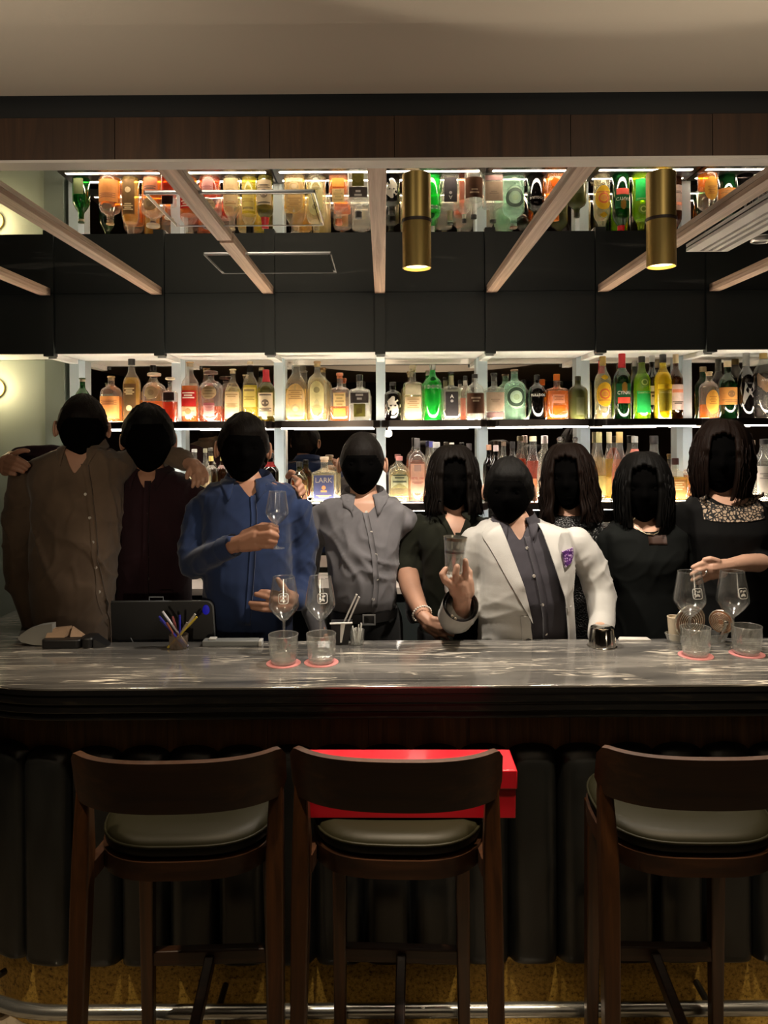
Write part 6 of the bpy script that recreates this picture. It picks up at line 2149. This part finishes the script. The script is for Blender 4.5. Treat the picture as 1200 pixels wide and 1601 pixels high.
# ---------------------------------------------------------------- 8: woman with a black bob and a necklace
D = 2.87
C8 = fabric('black_green_crepe', (0.0032, 0.0042, 0.0038), 0.9, 700, 0.2, 0.18, 0.0)
h = Head(1005, 712, 818, D, 0.02, 0.0)
tor = [(812, 974, 1034, 0.062, 0.02), (820, 956, 1056, 0.082, 0.02), (834, 944, 1074, 0.098, 0.01), (870, 950, 1070, 0.112, -0.01), (920, 956, 1064, 0.108, 0), (970, 954, 1072, 0.115, 0), (1015, 950, 1080, 0.12, 0)]
arm_r = J(D, (952, 846, 0.03, 0.052), (946, 900, 0.05, 0.046), (955, 970, 0.0, 0.040))
arm_l = J(D, (1070, 846, 0.03, 0.054), (1086, 900, 0.03, 0.048), (1092, 960, 0.0, 0.042), (1080, 1000, -0.05, 0.036))
r, bv, co = person('woman with a black bob and a thin necklace, second from the right', D, tor, h, M_skin['c'], C8, [arm_r, arm_l], [], [], hair='cover', cloth_name='dress', legmat=C8, long_dress=True, seed=6.1, neck_r=0.047, round_neck=(1004, 808, 32, 20))
part('hair', h.hair_long(1.02, 0.5, 0.12, thick=0.075, seed=12, tuck=0.75), HK, r, 4, world=True)
part('sheer_panel', drape(bv, [(1000, 832), (1000, 846)], [(1028, 832), (1028, 846)], D, 5, 5, 0.001, 0.001), plain('sheer_brown', (0.05, 0.024, 0.016), 0.6), r, 4, world=True)
nk = []
for (px, py) in [(980, 806), (981, 813), (984, 820), (990, 826), (998, 830), (1008, 831), (1016, 828), (1021, 822), (1025, 814), (1028, 806)]:
    P = at(px, py, D)
    hh, nn = rayhit(bv, P.x, P.z)
    nk.append((P.x, (hh.y if hh is not None else D - 0.08) - 0.009, P.z))
ne = thing('necklace', 'thin pale necklace on the woman with the black bob', 'necklace', nk[4])
part('chain', G().tube(nk, 0.0013, 6), plain('gold_chain', (0.75, 0.62, 0.42), 0.3, 0.8), ne, 4, world=True)
part('pendant_bar', G().tube([nk[4], nk[5]], 0.0024, 8), plain('gold_chain', (0.75, 0.62, 0.42), 0.3, 0.8), ne, 4, world=True)

# ---------------------------------------------------------------- 9: woman in the lace dress
D = 2.86
C9 = fabric('black_crepe', (0.0035, 0.0035, 0.0036), 0.9, 700, 0.2, 0.18, 0.0)
h = Head(1128, 662, 772, D, -0.02, 0.05)
tor = [(771, 1102, 1162, 0.066, 0.02), (778, 1082, 1184, 0.088, 0.02), (792, 1068, 1202, 0.104, 0.01), (830, 1072, 1198, 0.118, -0.01), (880, 1082, 1192, 0.112, 0), (940, 1080, 1200, 0.118, 0), (1015, 1070, 1212, 0.125, 0)]
arm_r = J(D, (1072, 805, 0.03, 0.056), (1062, 860, 0.05, 0.050), (1062, 930, 0.02, 0.044), (1075, 990, -0.05, 0.036))
arm_l = J(D, (1198, 805, 0.03, 0.056), (1216, 850, 0.02, 0.052), (1212, 885, -0.04, 0.050), (1192, 882, -0.12, 0.046))
fo = J(2.70, (1190, 880, 0.03, 0.036), (1165, 880, 0.0, 0.033), (1140, 884, -0.03, 0.026))
hr = hand_geo(2.66, [[(1142, 884, 0.01, 0.025), (1126, 886, 0.0, 0.028), (1112, 888, -0.01, 0.027)], [(1128, 894, 0.0, 0.022), (1112, 898, -0.005, 0.021)]],
              [[(1108, 880, -0.01, 0.0115), (1094, 882, -0.015, 0.0105), (1083, 887, -0.01, 0.009)], [(1106, 887, -0.015, 0.0112), (1092, 892, -0.02, 0.0102), (1081, 898, -0.012, 0.0085)],
               [(1106, 895, -0.012, 0.0108), (1093, 901, -0.018, 0.0098), (1082, 907, -0.01, 0.0082)], [(1110, 902, -0.008, 0.010), (1099, 908, -0.012, 0.009), (1090, 912, -0.008, 0.0075)],
               [(1122, 878, -0.015, 0.0125), (1110, 874, -0.02, 0.0112), (1101, 875, -0.015, 0.009)]])
r, bv, co = person('woman with a brown bob and a black lace dress at the right edge', D, tor, h, M_skin['c'], C9, [arm_r, arm_l], [fo], [hr], hair='cover', cloth_name='dress', legmat=C9, long_dress=True, seed=9.4, neck_r=0.048, round_neck=(1132, 766, 33, 22))
part('hair', h.hair_long(1.04, 0.45, 0.08, thick=0.08, seed=16, tuck=0.85), HC, r, 4, world=True)
m, nt, N, L, p = nodes('black_lace')
vo = N.new('ShaderNodeTexVoronoi')
vo.inputs['Scale'].default_value = 75
vo.feature = 'DISTANCE_TO_EDGE'
L.new(coords(N, L), vo.inputs['Vector'])
n2 = noise_tex(N, L, coords(N, L), 60, 2)
L.new(ramp(N, L, mathn('MULTIPLY', vo.outputs['Distance'], n2), [(0.055, (0.006, 0.006, 0.006)), (0.085, (0.46, 0.34, 0.24))]), p.inputs['Base Color'])
p.inputs['Roughness'].default_value = 0.8
part('lace_yoke', drape(bv, [(1086, 770), (1092, 778), (1106, 786), (1130, 789), (1152, 784), (1166, 772), (1174, 766)], [(1086, 808), (1096, 810), (1110, 811), (1130, 811), (1150, 810), (1165, 808), (1176, 806)], D, 28, 8, 0.0015, 0.002), m, r, 4, world=True)
rg = at(1101, 894, 2.645)
t = thing('finger_ring', 'small pale ring on the hand of the woman in lace', 'ring', tuple(rg))
part('band', G().tube([(0.004 * math.cos(k * PI / 8), 0.0125 * math.sin(k * PI / 8), 0.0125 * math.cos(k * PI / 8)) for k in range(16)], 0.0016, 6, True), plain('ring_metal', (0.8, 0.76, 0.7), 0.2, 0.9), t, 4)
part('stone', G().ball((0, -0.0135, 0.002), 0.0035, 8, 6), plain('ring_stone', (0.9, 0.88, 0.85), 0.1), t, 4)

# ---------------------------------------------------------------- 6: man in the pale blazer
D = 2.70
CB = fabric('pale_grey_wool', (0.50, 0.485, 0.455), 0.92, 600, 0.45, 0.10)
CS = fabric('charcoal_shirt', (0.045, 0.041, 0.050), 0.85, 900, 0.25)
h = Head(795, 718, 822, D, -0.10, 0.03)
tor = [(810, 776, 834, 0.072, 0.02), (817, 752, 860, 0.098, 0.02), (829, 736, 892, 0.115, 0.02), (855, 740, 894, 0.130, 0.0), (890, 746, 892, 0.145, -0.02), (930, 748, 892, 0.150, -0.03), (970, 748, 896, 0.150, -0.02), (1015, 746, 900, 0.146, 0)]
arm_r = J(D, (744, 850, 0.02, 0.068), (722, 900, 0.02, 0.064), (722, 952, -0.04, 0.060), (716, 966, -0.12, 0.057), (714, 958, -0.20, 0.055))
arm_l = J(D, (900, 850, 0.03, 0.066), (926, 888, 0.03, 0.062), (938, 932, 0.0, 0.058), (941, 970, -0.08, 0.051), (937, 992, -0.16, 0.046))
Dh = 2.44
fo = J(Dh, (718, 962, 0.05, 0.034), (721, 945, 0.02, 0.032), (723, 935, 0.01, 0.031))
hr = hand_geo(Dh, [[(722, 942, 0.02, 0.031), (721, 926, 0.005, 0.034), (718, 913, 0.0, 0.032)], [(730, 925, 0.01, 0.026), (729, 910, 0.01, 0.025)], [(712, 925, 0.0, 0.022), (708, 912, -0.005, 0.022)]],
              [[(713, 910, -0.015, 0.0128), (712, 898, -0.030, 0.0122), (714, 886, -0.030, 0.0108)], [(726, 908, -0.005, 0.0128), (728, 892, -0.020, 0.0118), (727, 877, -0.024, 0.0102)],
               [(733, 908, 0.01, 0.012), (734, 895, 0.020, 0.011), (729, 887, 0.035, 0.0095)], [(731, 916, 0.02, 0.011), (728, 905, 0.035, 0.010), (722, 900, 0.042, 0.0085)],
               [(708, 918, -0.01, 0.0145), (696, 908, -0.018, 0.0130), (691, 898, -0.016, 0.0115), (696, 890, -0.010, 0.0098)]])
hl = hand_geo(2.52, [[(936, 990, 0.0, 0.028), (938, 985, -0.02, 0.028)]], [[(926 + 6 * i, 992, -0.03, 0.0105), (926 + 6 * i, 1001, -0.045, 0.0095)] for i in range(4)] + [[(952, 990, -0.02, 0.011), (956, 998, -0.03, 0.0095)]])
# charcoal shirt first (under the jacket)
hipx = at(813, 1015, D)
r, bv, co = person('man in a pale grey blazer raising a mixing glass', D, [(a, b + 9, c - 9, d - 0.022, e) for a, b, c, d, e in tor], h, M_skin['c'], CS, [[(p, q * 0.72) for p, q in arm_l]], [fo], [hr, hl], legmat=TR4, seed=3.3, wrinkle=0.004, vneck=(806, 816, 15, 842))
part('hair', h.hair_short(0.40, -0.3, -0.7, 0.055, 21), HK, r, 4, world=True)
collar(r, bv, D, tor[0], CS)
bvs = bv
part('placket', drape(bvs, [(812, 834), (820, 870), (828, 910), (834, 950), (836, 998)], [(821, 834), (829, 870), (837, 910), (842, 950), (844, 998)], D, 22, 3), CS, r, 4, world=True)
buttons(r, bvs, [(815, 850), (822, 889), (833, 930), (839, 974)], D, M_btn)
# jacket: body and sleeves as one shell, opened in front
g = G()
g.add(*rings(smooth_rows(tor, 3), D))
g.chain(arm_r, 16)
g.chain(arm_l, 16)
jk = remesh(g, 0.0070, 4, 0.013, (8, 8, 6), 6.6)
openA = [(770, 800), (776, 820), (786, 860), (800, 905), (812, 950), (818, 1020)]
openB = [(836, 800), (844, 830), (858, 880), (868, 930), (877, 1020)]


def lx(pl, y):
    for (x0, y0), (x1, y1) in zip(pl[:-1], pl[1:]):
        if y0 <= y <= y1:
            return x0 + (x1 - x0) * (y - y0) / (y1 - y0)
    return pl[0][0] if y < pl[0][1] else pl[-1][0]


def is_open(c):
    if c.y > D - 0.005:
        return False
    py = CY - (c.z - ZC) * FPX / D
    px = CX + c.x * FPX / D
    return lx(openA, py) < px < lx(openB, py) and py > 790


keepf = []
for q in jk.f:
    c_ = sum((Vector(jk.v[i]) for i in q), Vector()) / len(q)
    if not is_open(c_) and not (c_.z > at(803, 814, D).z and abs(c_.x - at(803, 814, D).x) < 0.08):
        keepf.append(q)
bvj = BVHTree.FromPolygons([Vector(p) for p in jk.v], jk.f)
jk.f = keepf
jk.m = [0] * len(keepf)
soften_edge(jk)
jo = part('blazer', jk, CB, r, 4, world=True)
sm_ = jo.modifiers.new('thickness', 'SOLIDIFY')
sm_.thickness = 0.003
sm_.offset = -1
# lapels and front edges
part('lapel', drape(bvj, [(776, 813), (780, 826), (792, 862), (806, 905), (817, 955)], [(766, 811), (748, 832), (758, 848), (783, 895), (814, 950)], D, 26, 6, 0.006, 0.004), CB, r, 1.0, world=True)
part('lapel', drape(bvj, [(834, 812), (840, 828), (852, 872), (866, 918), (872, 942)], [(846, 812), (868, 828), (860, 848), (871, 900), (876, 940)], D, 26, 6, 0.006, 0.004), CB, r, 1.0, world=True)
part('front_edge', drape(bvj, [(812, 945), (817, 975), (820, 1010)], [(800, 945), (803, 975), (806, 1010)], D, 12, 4, 0.003, 0.003), CB, r, 1.0, world=True)
part('front_edge', drape(bvj, [(869, 935), (873, 970), (876, 1010)], [(880, 935), (884, 970), (887, 1010)], D, 12, 4, 0.003, 0.003), CB, r, 1.0, world=True)
part('pocket_flap', drape(bvj, [(868, 876), (890, 868)], [(869, 879), (890, 871)], D, 8, 3, 0.003, 0.002), CB, r, 1.0, world=True)
m, nt, N, L, p = nodes('purple_paisley')
vo = N.new('ShaderNodeTexVoronoi')
vo.inputs['Scale'].default_value = 120
L.new(coords(N, L), vo.inputs['Vector'])
L.new(ramp(N, L, vo.outputs['Distance'], [(0.25, (0.60, 0.50, 0.62)), (0.45, (0.14, 0.03, 0.22)), (0.7, (0.04, 0.01, 0.08))]), p.inputs['Base Color'])
p.inputs['Roughness'].default_value = 0.5
part('pocket_square', drape(bvj, [(867, 855), (869, 866), (870, 877)], [(889, 852), (890, 862), (878, 873)], D, 12, 8, 0.008, 0.006), m, r, 1.0, world=True)
P = at(812, 983, D)
hh, nn = rayhit(bvj, P.x, P.z)
part('button', G().tube([tuple(hh + Vector((0, -0.004, 0))), tuple(hh + Vector((0, -0.010, 0)))], 0.010, 16), M_dkbtn, r, world=True)
# turned-up cuff of the raised sleeve: jacket cuff, dark shirt cuff inside it
e0, e1 = at(712, 962, Dh + 0.07), at(720, 945, Dh - 0.005)
axu = (e1 - e0).normalized()
part('jacket_cuff', G().tube([e0 - axu * 0.03, e0, e0 + axu * 0.025, e1], [0.050, 0.0565, 0.0590, 0.0600], 32, caps=False), CB, r, 4, world=True)
part('shirt_cuff', G().tube([e0 - axu * 0.02, e0 + axu * 0.02, e1 - axu * 0.004], [0.040, 0.049, 0.050], 32, caps=False), CS, r, 4, world=True)
for (px, py) in ((706, 962), (711, 966)):
    P = at(px, py, Dh - 0.03)
    part('cuff_button', G().ball(tuple(P + Vector((0, -0.012, 0))), 0.005, 10, 6, (1, 0.5, 1)), plain('horn_button', (0.20, 0.17, 0.12), 0.4), r, 4, world=True)

# mixing glass in the raised hand
t = thing('mixing_glass', 'tall steel-rimmed mixing glass held up in the hand of the man in the blazer', 'mixing glass', tuple(at(708.5, 897, Dh + 0.004)))
t.rotation_euler = (0.02, 0.06, 0)
part('glass_wall', G().lathe([(0.026, 0), (0.0275, 0.004), (0.0385, 0.122), (0.0372, 0.122), (0.0262, 0.010), (0.001, 0.008)], 40), clear('smoked_glassware', (0.80, 0.80, 0.77), 0.16, (0.70, 0.70, 0.66), 0.12, grough=0.15), t, 0.9)
part('steel_rim', G().lathe([(0.0384, 0.112), (0.0394, 0.1225), (0.0372, 0.1225)], 40, cap0=False, cap1=False), M_pale, t, 0.9)
part('inner_band', G().lathe([(0.0325, 0.070), (0.0330, 0.078)], 40, cap0=False, cap1=False), plain('grey_band', (0.20, 0.20, 0.20), 0.4), t, 0.9)
